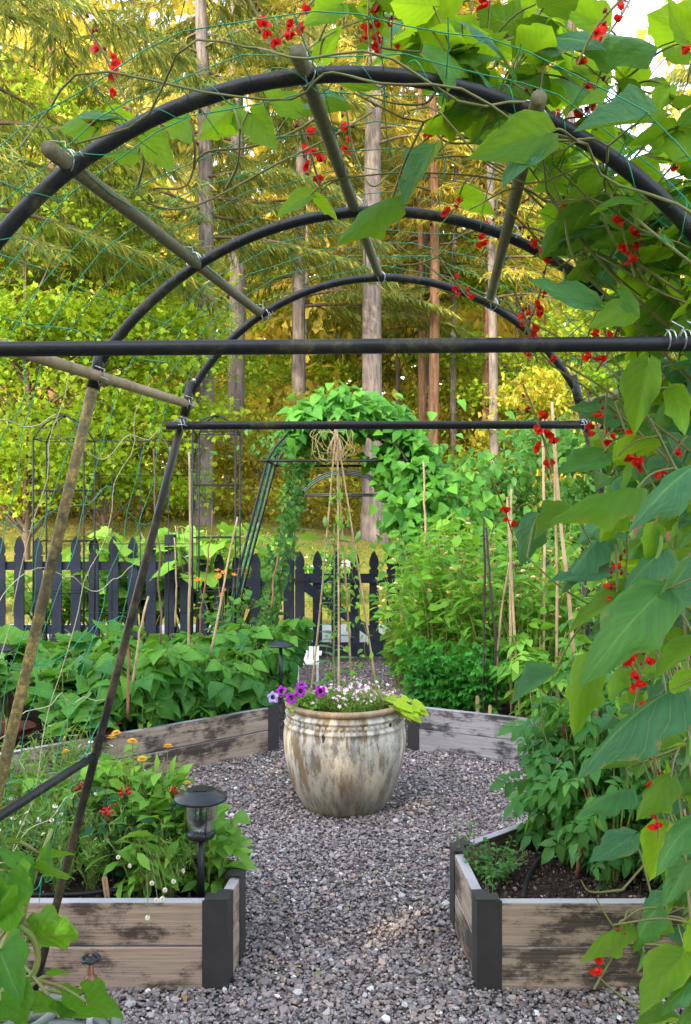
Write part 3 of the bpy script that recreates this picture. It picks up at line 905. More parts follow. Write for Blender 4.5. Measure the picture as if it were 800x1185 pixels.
def make_tunnel():
    root = thing('garden_tunnel', 'tall black pipe garden tunnel of three hoops that the runner beans climb', 'trellis tunnel', (.08, 2.1, 0))
    # hoop centre lines: measured where each stands
    def hoop(y, xl, zl, xr, zr, apx, apz, r, legdx=.26, foot=0.0):
        # circle through the two joints and the apex
        c = []
        A = np.array([xl, zl]); B = np.array([apx, apz]); C = np.array([xr, zr])
        d = 2 * (A[0] * (B[1] - C[1]) + B[0] * (C[1] - A[1]) + C[0] * (A[1] - B[1]))
        ux = ((A @ A) * (B[1] - C[1]) + (B @ B) * (C[1] - A[1]) + (C @ C) * (A[1] - B[1])) / d
        uz = ((A @ A) * (C[0] - B[0]) + (B @ B) * (A[0] - C[0]) + (C @ C) * (B[0] - A[0])) / d
        O = np.array([ux, uz]); R = np.linalg.norm(A - O)
        t0 = math.atan2(*(A - O)[::-1]); t1 = math.atan2(*(C - O)[::-1])
        if t0 < 0: t0 += 2 * PI
        th = np.linspace(t0, t1, 41)
        arc = np.column_stack([O[0] + R * np.cos(th), np.full(41, y), O[1] + R * np.sin(th)])
        mb = MB(); tube(mb, arc, r, 14); ho = mb.build('hoop', M['pipe'], root)
        for sx, J in ((-1, arc[0]), (1, arc[-1])):
            F = np.array([J[0] + sx * legdx * J[2], y, foot])
            mb = MB(); k = nrm(F - J); tube(mb, [J - k * .03, J + k * .4, J + k * .9, F], r * 1.06, 12)
            lg = mb.build('leg', M['pipe_dark'] if y > 2.5 else M['pipe_moss_goldlit'], root)
            mb = MB(); tube(mb, [J - k * .05 , J + k * .06], r * 1.22, 12); mb.build('coupling', M['pipe'], lg)
            # screw head
            mb = MB(); lathe(mb, [(0, .003), (.004, .003), (.005, 0), (0, 0)], (0, 0, 0), 10)
        HOOPS.append((y, arc)); return arc
    a1 = hoop(1.47, -.70, 1.89, .71, 1.89, .005, 2.345, .0138)
    a2 = hoop(2.14, -.612, 1.965, .78, 1.965, .087, 2.345, .0130, .235)
    a3 = hoop(2.75, -.500, 1.965, .735, 1.985, .082, 2.345, .0125)
    # cross bars
    def bar(a, b, r, name, mat, seg=14, sag=0.0):
        p = np.linspace(a, b, 9); p[:, 2] -= sag * np.sin(np.linspace(0, PI, 9)); mb = MB(); tube(mb, p, r, seg); return mb.build(name, mat, root)
    bar((-1.05, 1.443, 1.868), (1.05, 1.443, 1.885), .0125, 'crossbar', M['pipe'])
    bar(P(193, 492.5, 2.725), P(684, 491.5, 2.725), .0130, 'crossbar', M['pipe'])
    # roof purlins running through the hoops, sitting just under them
    def purlin(px0, py0, px1, py1, mat):
        a = P(px0, py0, 1.40); b = P(px1, py1, 2.80); return bar(a, b, .0135, 'purlin', mat)
    purlin(56, 172, 306, 366, M['pole']); purlin(344, 60, 440, 322, M['pole']); purlin(624, 113, 566, 352, M['pole'])
    # shoulder rail and lower rail on the left, the same on the right
    bar((-.725, 1.45, 1.925), P(222, 469, 2.80), .0135, 'side_rail', M['bamboo_rail'])
    bar((-.98, 1.5, .83), P(113, 872, 2.78), .0130, 'side_rail', M['pipe'])
    bar((.745, 1.42, 1.885), (.760, 2.82, 1.945), .0135, 'side_rail', M['bamboo_rail'])
    bar((1.16, 1.42, .84), (1.05, 2.82, .85), .0130, 'side_rail', M['pipe'])
    # wire ties: loops around each crossing
    def tie(c, ax, r=.021):
        mb = MB(); ax = nrm(ax); s = nrm(np.cross(ax, [.3, .9, .2])); t = np.cross(ax, s); th = np.linspace(0, 2 * PI * 1.25, 26)
        p = np.asarray(c) + r * (np.cos(th)[:, None] * s + np.sin(th)[:, None] * t) + (th / 9 - .7)[:, None] * .014 * ax
        tube(mb, p, .0013, 5); 
        e = p[-1]; tube(mb, [e, e + s * .02 + ax * .01, e + s * .03 - ax * .012], .0012, 5)
        mb.build('wire_tie', M['wire'], root)
    for px, py, d in ((76, 186, 1.47), (352, 84, 1.47), (618, 140, 1.47), (222, 300, 2.14), (408, 236, 2.14), (588, 268, 2.14), (303, 363, 2.75), (437, 320, 2.75), (566, 350, 2.75)):
        tie(P(px, py, d), (1, .2, .5)); tie(P(px + 3, py + 2, d), (.5, 1, .1))
    for px, py, d in ((117, 437, 2.14), (219, 468, 2.75), (213, 492, 2.73), (676, 492, 2.73), (108, 878, 2.76)):
        tie(P(px, py, d), (.2, .3, 1)); tie(P(px, py, d), (1, .2, .1), .019)
    for px in (776, 794): tie(P(px, 393, 1.44), (1, .1, .0), .0165)
    for px, py, d in ((124, 399, 2.12), (226, 441, 2.73)):
        mb = MB(); c = P(px, py, d) + np.array([0, -.016, 0]); tube(mb, [c, c + np.array([0, -.006, 0])], .0055, 8); mb.build('bolt', M['wire'], root)
    return root


make_tunnel()


def roof_pt(s, y):
    """point on the tunnel skin: s in [-1,1] across the arc, beyond that down the legs"""
    ys = [h[0] for h in HOOPS]
    def at(i, s):
        arc = HOOPS[i][1]
        if abs(s) <= 1:
            u = (s + 1) / 2 * 40; k = min(39, int(u)); f = u - k; return arc[k] * (1 - f) + arc[k + 1] * f
        J = arc[0] if s < 0 else arc[-1]; sg = -1 if s < 0 else 1; q = (abs(s) - 1)
        return np.array([J[0] + sg * .26 * J[2] * q, J[1], J[2] * (1 - q)])
    if y <= ys[1]: t = (y - ys[0]) / (ys[1] - ys[0]); a, b = at(0, s), at(1, s)
    else: t = (y - ys[1]) / (ys[2] - ys[1]); a, b = at(1, s), at(2, s)
    return a * (1 - t) + b * t


def make_net():
    """knotted pea netting hung over the hoops: green and pale cords"""
    mg, mc = MB(), MB(); r = .0011
    up = np.array([0, 0, .018])
    # cords across (over the arc and down the left side), irregular
    for i, y in enumerate(np.arange(1.30, 2.80, .125)):
        ss = np.linspace(-1.0, .85, 26); j = rng.normal() * .01
        p = np.array([roof_pt(s, y + j + .012 * math.sin(s * 9 + i)) + up + np.array([0, 0, -.014 * abs(math.sin(s * 11 + i * 2))]) for s in ss])
        tube(mg, p, r, 4, False)
        ss = np.linspace(-1.0, -1.86 + .1 * rng.random(), 18)
        p = np.array([roof_pt(s, y + j + .03 * math.sin(s * 7 + i)) + np.array([-.016, 0, 0]) for s in ss])
        p[:, 0] += .008 * rng.normal(size=len(p)); p[:, 1] += .010 * rng.normal(size=len(p))
        tube(mg if i % 3 else mc, spline(p, 40), r, 4, False)
    # cords along the tunnel
    for k, s in enumerate(np.concatenate([np.linspace(-.92, .8, 15)])):
        p = np.array([roof_pt(s + .006 * math.sin(y * 13 + k), y) + up * .7 - np.array([0, 0, .02 * abs(math.sin(y * 5 + k))]) for y in np.linspace(1.28, 2.8, 20)])
        tube(mg, p, r, 4, False)
    for k, q in enumerate(np.linspace(.08, .84, 9)):
        p = np.array([roof_pt(-1 - q - .02 * math.sin(y * 9 + k * 2.1) - .012 * abs(math.sin(y * 14 + k)), y) + np.array([-.018 + .012 * math.sin(y * 20 + k), 0, 0]) for y in np.linspace(1.2, 2.8, 34)])
        p[:, 2] += .010 * rng.normal(size=len(p))
        tube(mc if k % 2 == 0 else mg, spline(p, 60), r * 1.25, 4, False)
    # right wall
    for i, y in enumerate(np.arange(1.35, 2.80, .16)):
        p = np.array([roof_pt(s, y) + np.array([.014, .008 * rng.normal(), 0]) for s in np.linspace(.85, 1.9, 22)])
        tube(mg, p, r, 4, False)
    for k, q in enumerate(np.linspace(.05, .85, 7)):
        p = np.array([roof_pt(1 + q + .012 * math.sin(y * 11 + k), y) + np.array([.014, 0, 0]) for y in np.linspace(1.3, 2.8, 22)]); tube(mg, p, r, 4, False)
    root = thing('trellis_netting', 'loose green and cream string netting draped over the pipe tunnel', 'netting', (0, 2.1, 0))
    mg.build('green_mesh', M['net_green'], root); mc.build('pale_mesh', M['net_cream'], root)
    # green cord wound around the near hoop
    arc = HOOPS[0][1]; mb = MB(); n = 420; t = np.linspace(2.5, 37.5, n); i0 = t.astype(int); f = (t - i0)[:, None]
    c = arc[i0] * (1 - f) + arc[i0 + 1] * f; d = nrm(np.gradient(c, axis=0)); e = np.array([0, 1.0, 0]); w = np.cross(d, e)
    ph = t * 2.3 + .8 * np.sin(t * .9); rr = .0185 + .010 * np.maximum(0, np.sin(t * 1.7 + 1)) ** 3
    tube(mb, c + rr[:, None] * (np.cos(ph)[:, None] * e + np.sin(ph)[:, None] * w), .0009, 4, False); mb.build('winding_cord', M['net_green'], root)


make_net()

# =================================================================== solar lanterns
def lantern_shape(root, c, k=1.0, detail=True):
    c = np.asarray(c, float)
    mb = MB(); lathe(mb, [(.0, .400 * k), (.048, .400 * k), (.051, .398 * k), (.056, .394 * k), (.062, .390 * k), (.090, .377 * k), (.093, .370 * k), (.090, .366 * k), (.085, .368 * k), (.04, .370 * k), (.0, .370 * k)], c, 40)
    cap = mb.build('cap', M['lampblack'], root)
    if detail:
        mb = MB(); obox(mb, c + np.array([-.024, -.024, .4005]), (1, 0, 0), (0, 1, 0), (0, 0, 1), .048, .048, .002); mb.build('solar_panel', M['iron'], cap, smooth=False)
        mb = MB(); lathe(mb, [(.057, .369), (.0562, .31), (.047, .245), (.045, .245), (.0542, .31), (.055, .369)], c, 32); gs = mb.build('glass_shade', M['glass'], root)
        mb = MB(); lathe(mb, [(.0, .236), (.032, .230), (.047, .236), (.051, .246), (.051, .257), (.047, .259), (.040, .250), (.0, .249)], c, 32); mb.build('base_cup', M['lampblack'], root)
        mb = MB(); tube(mb, [c + np.array([0, 0, .25]), c + np.array([0, 0, .369])], .006, 10); mb.build('inner_rod', M['lampblack'], root)
        mb = MB()
        for a in np.linspace(0, 2 * PI, 5)[:-1] + .5:
            d = np.array([math.cos(a), math.sin(a), 0]); tube(mb, [c + d * .050 + np.array([0, 0, .25]), c + d * .059 + np.array([0, 0, .369])], .0016, 5)
        mb.build('cage', M['lampblack'], gs)
        mb = MB(); tube(mb, [c, c + np.array([0, 0, .236])], .0135, 12); mb.build('pole', M['lampblack'], root)
    else:
        mb = MB(); tube(mb, [c, c + np.array([0, 0, .356 * k])], .012, 10); mb.build('pole', M['lampblack'], root)


c = np.array([-.503, 3.005, .235])
r_ = thing('solar_lantern', 'black solar lantern with clear glass shade standing in the front left bed', 'lantern', c); lantern_shape(r_, c)
c = P(325, 742, 5.95); c[2] = c[2] - .40
r_ = thing('solar_lantern', 'black cap of a solar lantern among bean leaves beside the urn', 'lantern', c); lantern_shape(r_, c, 1.0, False)
c = P(-2, 746, 5.1); c[2] -= .40
r_ = thing('solar_lantern', 'black cap of a solar lantern at the left edge of the photo', 'lantern', c); lantern_shape(r_, c, 1.0, False)


def marker(c, h, tilt, label, ink=False, w=.019):
    c = np.asarray(c, float); root = thing('plant_marker', label, 'plant marker', c)
    mb = MB(); pl = [(-w / 2 * .9, -.05), (w / 2 * .9, -.05), (w / 2, h - w / 2)] + [(w / 2 * math.cos(a), h - w / 2 + w / 2 * math.sin(a)) for a in np.linspace(.3, PI - .3, 7)] + [(-w / 2, h - w / 2)]
    ez = nrm((tilt, -.12, 1)); prism(mb, pl, .002, c, (1, 0, -tilt), (0, 1, .12), ez); stk = mb.build('stake', M['stick'], root, smooth=False)
    if ink:
        mb = MB(); t = np.linspace(0, 1, 60)
        x = .0036 * np.sin(t * 47) * (.6 + .4 * np.sin(t * 13)); z = h * (.30 + .52 * t) + .002 * np.cos(t * 60)
        z = h - .012 - (h * .52) * t + .0016 * np.cos(t * 61)
        for s0, s1 in ((0, 26), (31, 59)):
            p = c + x[s0:s1, None] * np.array([1, 0, -tilt]) + z[s0:s1, None] * ez + np.array([0, -.0016, 0]); tube(mb, p, .0006, 4, False)
        mb.build('handwriting', M['ink'], stk)


marker((-.807, 2.950, .235), .130, -.10, 'pale wooden plant marker with dark handwriting in the front left bed', True)
marker(P(32, 1050, 2.97), .09, .03, 'blank wooden plant marker behind the squash leaves at lower left', w=.018)
marker(P(553, 822, 5.62), .10, -.05, 'leaning wooden marker stub at the edge of the far grey bed', w=.022)
marker(P(567, 826, 5.58), .06, .0, 'short wooden marker stub, right one of two at the edge of the far grey bed', w=.022)

# =================================================================== tap, hoses
def make_tap():
    c = P(105, 1150, 2.62); c[2] = 0.0
    root = thing('garden_tap', 'old brass tap with black wheel handle and white riser in the gravel', 'tap', c)
    mb = MB(); tube(mb, [c, c + [0, 0, .13]], .0125, 14); mb.build('riser', M['white'], root)
    mb = MB(); lathe(mb, [(.0, .13), (.017, .13), (.018, .138), (.0165, .142), (.0165, .150), (.0155, .152), (.0165, .176), (.0185, .178), (.0185, .190), (.012, .196), (.0105, .200), (.0105, .222), (.006, .226), (.006, .248), (0, .248)], c, 20); mb.build('body', M['brass'], root)
    mb = MB(); tube(mb, [c + [0, 0, .165], c + [-.020, -.004, .158], c + [-.036, -.006, .150]], .0115, 12); sp = mb.build('spout', M['brass'], root)
    mb = MB(); tube(mb, [c + [-.034, -.006, .152], c + [-.055, -.008, .138]], .0155, 12); mb.build('hose_connector', M['lampblack'], sp)
    mb = MB(); th = np.linspace(0, 2 * PI, 25); ring = np.column_stack([.024 * np.cos(th), .024 * np.sin(th), .246 + .0025 * np.sin(th * 6)]) + c; tube(mb, ring, .0058, 8, False)
    lathe(mb, [(0, .252), (.012, .252), (.019, .247), (.019, .243), (0, .241)], c, 16); wh = mb.build('wheel_handle', M['lampblack'], root)
    mb = MB(); lathe(mb, [(0, .259), (.0045, .259), (.0065, .252), (0, .252)], c, 8); mb.build('handle_screw', M['brass'], wh)


make_tap()
mb = MB(); th = np.linspace(.2, 2 * PI * 2.6, 90); hc = P(62, 1178, 2.52); hc[2] = .0
tube(mb, hc + np.column_stack([(.13 + .004 * th) * np.cos(th), (.11 + .003 * th) * np.sin(th), .028 + .028 * th / 6]), .0165, 10)
tube(mb, spline([P(105, 1150, 2.62) * [1, 1, 0] + [-.06, -.01, .135], P(90, 1150, 2.58) * [1, 1, 0] + [-.09, -.03, .10], hc + [-.12, .05, .04]], 16), .013, 10)
tag(mb.build('garden_hose', M['hose']), 'grey-green garden hose coiled below the brass tap', 'hose')
mb = MB(); tube(mb, spline([(-1.5, 3.06, .245), (-1.0, 3.05, .250), (-.86, 3.06, .256), (-.70, 3.10, .256), (-.55, 3.13, .246)], 40), .008, 8)
tag(mb.build('drip_hose', M['drip']), 'thin black drip hose on the soil of the front left bed', 'hose')
mb = MB(); tube(mb, spline([P(606, 1020, 3.02), P(612, 990, 3.2), P(630, 972, 3.4), P(660, 955, 3.62), (1.6, 3.8, .245)], 40) * np.array([1, 1, 0]) + np.array([0, 0, .252]), .009, 8)
tag(mb.build('drip_hose', M['drip']), 'black drip hose curving over the soil of the front right bed', 'hose')
mb = MB(); tube(mb, spline([(-3, 5.0, .25), (-2.0, 5.05, .26), (-1.4, 5.3, .26), (-.9, 5.7, .255), (-.6, 6.0, .25)], 40), .009, 8)
tag(mb.build('drip_hose', M['drip']), 'black drip hose along the soil edge under the bush beans', 'hose')

# =================================================================== fence and gate
FY = 9.2
def picket_mesh(h, w=.105):
    mb = MB()
    pts = [(-w / 2, 0), (w / 2, 0), (w / 2, h - .205), (w / 2 * .72, h - .195), (w / 2 * .70, h - .185), (w / 2 * .98, h - .160), (w / 2 * 1.0, h - .125), (w / 2 * .86, h - .085), (w / 2 * .5, h - .035), (0, h)]
    poly = pts + [(-x, z) for x, z in reversed(pts[2:-1])]
    prism(mb, poly, .02, (0, 0, 0), (1, 0, 0), (0, 1, 0), (0, 0, 1)); return mb.mesh('picket', M['fence'], False)


def fence_run(x0, x1, top, label, n, post_xs, rails, h0=.05):
    root = thing('picket_fence', label, 'fence', ((x0 + x1) / 2, FY, 0), 'charcoal picket fence sections')
    pm = picket_mesh(top - h0); mid = (x0 + x1) / 2
    for i in range(n):
        x = x0 + (i + .5) * (x1 - x0) / n
        part(pm, 'picket', root, (x - mid + rng.normal() * .006, 0, h0 + rng.normal() * .010), np.array([[1, 0, rng.normal() * .014], [0, 1, 0], [0, 0, 1]]))
    for z in rails:
        mb = MB(); obox(mb, (x0, FY + .022, z), (1, 0, 0), (0, 1, 0), (0, 0, 1), x1 - x0, .04, .09); mb.build('rail', M['fence'], root, smooth=False)
    for x, ph in post_xs:
        mb = MB(); obox(mb, (x - .055, FY + .01, 0), (1, 0, 0), (0, 1, 0), (0, 0, 1), .11, .11, ph)
        bevel(mb.build('post', M['fence'], root, smooth=False), .006)


def fx(px): return (px - 400) * FY / FPX
fence_run(fx(-120), fx(186), 1.345, 'taller dark picket fence section with a boxy end post, on the far left', 14, [(fx(196), 1.36), (fx(-60), 1.3)], (.98, .30))
fence_run(fx(203), fx(326), 1.17, 'lower dark picket fence section between the tall section and the gate', 6, [(fx(334), 1.19)], (.80, .22))
fence_run(fx(474), fx(900), 1.17, 'dark picket fence section mostly hidden by plants right of the gate', 20, [(fx(466), 1.19), (fx(680), 1.19)], (.80, .22))


def make_gate():
    x0, x1 = fx(343), fx(458); mid = (x0 + x1) / 2
    root = thing('garden_gate', 'dark picket gate with a diagonal brace behind the urn', 'gate', (mid, FY, 0))
    pm = picket_mesh(1.13, .10)
    for px in (347, 367.5, 389, 411, 433, 453):
        part(pm, 'picket', root, (fx(px) - mid, 0, .06))
    for z, h in ((.845, .10), (.065, .15)):
        mb = MB(); obox(mb, (x0, FY - .024, z), (1, 0, 0), (0, 1, 0), (0, 0, 1), x1 - x0, .022, h); mb.build('rail', M['fence'], root, smooth=False)
    a = np.array([x0 + .03, FY - .026, .895]); b = np.array([x1 - .06, FY - .026, .215]); d = b - a
    mb = MB(); obox(mb, a + np.array([0, 0, -.10]), d, (0, 1, 0), np.cross(nrm(d), (0, -1, 0)) * -1 if np.cross(nrm(d), (0, -1, 0))[2] < 0 else np.cross(nrm(d), (0, -1, 0)), np.linalg.norm(d), .024, .10); mb.build('brace', M['fence'], root, smooth=False)
    for x in (x0, x1 - .09):
        mb = MB(); obox(mb, (x, FY - .030, .06), (1, 0, 0), (0, 1, 0), (0, 0, 1), .09, .02, .92); mb.build('stile', M['fence'], root, smooth=False)
    for z in (.2, .86):
        mb = MB(); obox(mb, (x0 - .06, FY - .036, z), (1, 0, 0), (0, 1, 0), (0, 0, 1), .2, .006, .035); mb.build('hinge', M['iron'], root, smooth=False)


make_gate()

# =================================================================== farther arches
def far_arch(y, xl, xr, zl, apz, label, n=3, dy=.45, zbar=None, spread=.24, r=.013):
    root = thing('garden_arch', label, 'garden arch', ((xl + xr) / 2, y, 0)); arcs = []
    for i in range(n):
        yy = y + i * dy; cx = (xl + xr) / 2; w = (xr - xl) / 2; rise = apz - zl; R = (w * w + rise * rise) / (2 * rise); O = apz - R
        a0 = math.asin(w / R); th = np.linspace(-a0, a0, 25)
        arc = np.column_stack([cx + R * np.sin(th), np.full(25, yy), O + R * np.cos(th)])
        p = np.vstack([[xl - spread * zl, yy, 0], [xl - spread * zl * .5, yy, zl * .5], arc, [xr + spread * zl * .5, yy, zl * .5], [xr + spread * zl, yy, 0]])
        mb = MB(); tube(mb, p, r, 8); mb.build('hoop', M['pipe'], root); arcs.append(arc)
    zb = zbar or zl
    for yy in (y - .02, y + (n - 1) * dy + .02):
        mb = MB(); tube(mb, [(xl - .06, yy, zb), (xr + .05, yy, zb)], r, 8); mb.build('crossbar', M['pipe'], root)
    for k in (0, 12, 24):
        mb = MB(); tube(mb, [arcs[0][k] - [0, .05, 0], arcs[-1][k] + [0, .05, 0]], r * .9, 8); mb.build('purlin', M['pipe'], root)
    mb = MB()
    for k in range(0, 10, 1):
        tube(mb, [arcs[0][k], arcs[-1][k]], .0016, 4, False)
    for q in np.linspace(0, .8, 9):
        A = np.array([xl - spread * zl * q, y, zl * (1 - q)]); tube(mb, [A, A + [0, (n - 1) * dy, 0]], .0016, 4, False)
    for yy in np.linspace(y, y + (n - 1) * dy, 7):
        tube(mb, np.vstack([[xl - spread * zl * .8, yy, zl * .2], arcs[0][:11] * [1, 0, 1] + [0, yy, 0]]), .0016, 4, False)
    mb.build('net', M['net_green'], root)
    return root


far_arch(7.75, -.70, .55, 2.06, 2.46, 'middle garden arch smothered in climbing beans in front of the gate', 3, .42, spread=.26)
far_arch(11.2, -.62, .62, 1.83, 2.14, 'farthest garden arch of bare green-netted hoops beyond the gate', 3, .5, spread=.2)

# iron obelisks + wire panel
def obelisk(px, d, w, ztop, zsh, label, depth=.3):
    c = P(px, 592, d); c[2] = .2; root = thing('iron_obelisk', label, 'plant support', c, 'black iron obelisks in the back left bed')
    for sx in (-1, 1):
        for sy in (-1, 1):
            b = c + [sx * w / 2, sy * depth / 2, 0]; s = c + [sx * w / 2, sy * depth / 2, zsh - .2]; t = c + [sx * .015, sy * .015, ztop - .2]
            mb = MB(); tube(mb, [b, (b + s) / 2, s], .0075, 6); tube(mb, spline([s, (s + t) / 2 + [sx * .02, sy * .02, .02], t], 8), .0065, 6); mb.build('upright', M['iron'], root)
    for z in np.linspace(.55, zsh, 5):
        mb = MB(); q = [c + [sx * w / 2, sy * depth / 2, z - .2] for sx, sy in ((-1, -1), (1, -1), (1, 1), (-1, 1), (-1, -1))]
        for a, b in zip(q[:-1], q[1:]): tube(mb, [a, b], .0045, 5)
        mb.build('ring', M['iron'], root)
    mb = MB(); mb.add(T_ICO2['v'] * .018 + c + [0, 0, ztop - .2], None, T_ICO2['t']); mb.build('finial', M['iron'], root)


obelisk(75, 7.0, .40, 2.38, 2.18, 'black iron obelisk behind the tunnel leg, left of the pair')
obelisk(251, 7.0, .34, 2.38, 2.24, 'black iron obelisk behind the bush beans, right of the pair')
root = thing('wire_panel', 'thin black wire grid panel standing between the two iron obelisks', 'plant support', (P(165, 592, 7.05)[0], 7.05, .2))
for z in np.linspace(.5, 2.18, 7):
    mb = MB(); tube(mb, [(P(97, 0, 7.05)[0], 7.05, z), (P(228, 0, 7.05)[0], 7.05, z)], .0035, 5); mb.build('wire', M['iron'], root)
for px in np.linspace(97, 228, 5):
    mb = MB(); x = P(px, 0, 7.06)[0]; tube(mb, [(x, 7.058, .15), (x, 7.058, 2.18)], .0035, 5); mb.build('wire', M['iron'], root)


def cane(a, b, r, mat, label, wob=.01, name='bamboo_cane', cat='cane', group=None, nodes=True):
    a, b = np.asarray(a, float), np.asarray(b, float); n = 14; t = np.linspace(0, 1, n)[:, None]
    p = a * (1 - t) + b * t; k = np.cumsum(rng.normal(size=(n, 3)) * wob * .25, 0) * np.sin(t * PI); p = p + k * [1, 1, 0]
    rr = np.full(n, r) * np.linspace(1.08, .85, n)
    if nodes: rr[2::3] *= 1.22
    mb = MB(); tube(mb, p, rr, 8); o = mb.build(name, mat); tag(o, label, cat, group); return o


def pp(px0, py0, d0, px1, py1, d1): return P(px0, py0, d0), P(px1, py1, d1)


cane(*pp(219, 800, 5.9, 219, 523, 5.9), .008, M['bamboo'], 'upright tan bamboo cane just right of the tunnel leg, the tallest in the bush beans')
cane(*pp(243, 760, 5.8, 275, 598, 5.9), .007, M['bamboo'], 'tan bamboo cane leaning right over the bush beans')
cane(*pp(186, 745, 5.7, 178, 520, 6.0), .006, M['twig'], 'dark bent twig stake left of the upright bamboo cane', .05, 'twig_stake', 'stake')
cane(*pp(231, 740, 6.1, 246, 590, 6.2), .005, M['rust'], 'thin reddish twig stake between the two bamboo canes', .04, 'twig_stake', 'stake')
cane(*pp(148, 830, 5.0, 152, 700, 5.1), .007, M['rust'], 'short red-brown stick low in front of the bush beans', .02, 'twig_stake', 'stake')
cane(*pp(152, 800, 5.2, 172, 690, 5.3), .007, M['bamboo'], 'short slanting stick low among the bush bean leaves', .02, 'twig_stake', 'stake')
cane(*pp(203, 725, 6.4, 202, 622, 6.4), .006, M['bamboo'], 'short pale cane in front of the tall fence post')
cane(*pp(314, 705, 6.8, 322, 640, 6.9), .007, M['rust'], 'dark slanting stick between the bean leaves and the fence post', .02, 'twig_stake', 'stake')
cane(*pp(628, 820, 5.7, 628, 478, 5.9), .010, M['bamboo'], 'pale bamboo cane under the end of the far crossbar, left of the tall two')
cane(*pp(664, 760, 5.3, 639, 465, 5.3), .011, M['bamboo'], 'tallest pale bamboo cane leaning left under the end of the far crossbar')
cane(*pp(645, 830, 5.4, 642, 520, 5.3), .008, M['bamboo'], 'thin bamboo cane tied alongside the tallest cane')
cane(*pp(592, 825, 5.6, 592, 566, 5.7), .009, M['bamboo'], 'tan cane with red flowers beside it, right of the dark canes')
cane(*pp(602, 830, 5.5, 587, 575, 5.6), .008, M['bamboo'], 'tan cane crossing another in front of the flowering plants')
cane(*pp(570, 830, 5.7, 590, 650, 5.6), .007, M['bamboo'], 'tan cane leaning right beside the dark canes')
cane(*pp(560, 825, 5.6, 560, 600, 5.7), .008, M['darkcane'], 'straight dark brown cane among the yellow-flowered plants', .015, group=None)
cane(*pp(575, 815, 5.6, 563, 610, 5.7), .008, M['darkcane'], 'dark brown cane leaning left against the straight dark one', .03)
cane(*pp(492, 640, 6.6, 490, 534, 6.6), .008, M['bamboo'], 'lone pale cane in front of the bean-covered arch')
# rusty canes of the front right bed
cane(*pp(657, 995, 3.35, 634, 850, 3.5), .0075, M['rust'], 'rust brown cane leaning left, leftmost in the front right bed', .02, nodes=False)
cane(*pp(659, 992, 3.4, 652, 830, 3.5), .0075, M['rust'], 'rust brown cane crossing the leftmost one at its foot', .02, nodes=False)
cane(*pp(668, 1015, 3.2, 690, 820, 3.3), .0075, M['rust'], 'rust brown cane leaning right over bare soil in the front right bed', .02, nodes=False)
cane(*pp(702, 1000, 3.25, 726, 830, 3.35), .0085, M['rust'], 'thicker rust brown cane near the right foot of the tunnel', .02, nodes=False)
cane(*pp(772, 1005, 3.0, 790, 840, 3.1), .0075, M['rust'], 'rust brown cane at the right edge behind bean leaves', .02, nodes=False)

# cane tripod in the urn with wound raffia
root = thing('cane_tripod', 'tall thin cane tripod tied with raffia standing in the urn', 'plant support', POT + [0, 0, .54])
ap = P(389, 505, 4.72)
for px, py, dy in ((358, 815, .10), (440, 806, .0), (392, 810, -.15), (408, 808, .2)):
    f = P(px, py, 4.7 + dy); f[2] = .5; d = nrm(ap - f); mb = MB(); tube(mb, spline([f, f * .6 + ap * .4 + [.006, 0, 0], ap + d * .05 + rng.normal(size=3) * .008], 12), [.0060, .0045], 7); mb.build('cane', M['bamboo'], root)
mb = MB()
for k in range(7):
    t = np.linspace(0, 2 * PI, 40); a, b = rng.normal(size=3), rng.normal(size=3); a = nrm(a); b = nrm(b - a * (a @ b)); r0 = .10 + .025 * rng.random()
    tube(mb, P(385, 512, 4.72) + r0 * (np.cos(t)[:, None] * a * (1 + .1 * rng.normal()) + np.sin(t)[:, None] * b) + .006 * np.sin(t * 5 + k)[:, None], .0017, 5, False)
mb.build('raffia_ball', M['straw_stem'], root)
mb = MB()
for k in range(6):
    e = ap + np.array([rng.normal() * .035, rng.normal() * .03, -.10 - .08 * rng.random()]); tube(mb, spline([ap + [0, 0, .02], ap + rng.normal(size=3) * .02 + [0, -.02, -.04], e], 8), [.0055, .003], 5)
mb.build('raffia_knot', M['bamboo'], root)

# little white chair beside the gate path
def chair():
    c = P(356, 738, 7.9); c[2] = -.02; root = thing('garden_chair', 'small white slatted chair half hidden by bean leaves near the gate', 'chair', c)
    X, Y, Z = np.eye(3)
    for sx in (-.2, .17):
        mb = MB(); obox(mb, c + [sx, -.2, 0], X, Y, Z, .035, .04, .40); mb.build('leg', M['white'], root, smooth=False)
        mb = MB(); obox(mb, c + [sx, .18, 0], X, Y, Z, .035, .04, .36); mb.build('leg', M['white'], root, smooth=False)
    mb = MB()
    for k in range(5): obox(mb, c + [-.21, -.2 + k * .085, .402], X, Y, Z, .42, .07, .018)
    mb.build('seat', M['white'], root, smooth=False); mb = MB(); up = nrm((.25, .5, 1))
    for k in range(4): obox(mb, c + [-.2 + k * .105, .2, .42], X, (0, 1, -.5), nrm((.0, .5, 1)), .085, .018, .22)
    mb.build('backrest', M['white'], root, smooth=False)
    for sx in (-.24, .21):
        mb = MB(); obox(mb, c + [sx, -.22, .54], X, Y, (0, -.25, 1), .05, .42, .02); mb.build('armrest', M['white'], root, smooth=False)


chair()
bpy.data.objects['garden_chair'].scale = (.5, .5, .6)
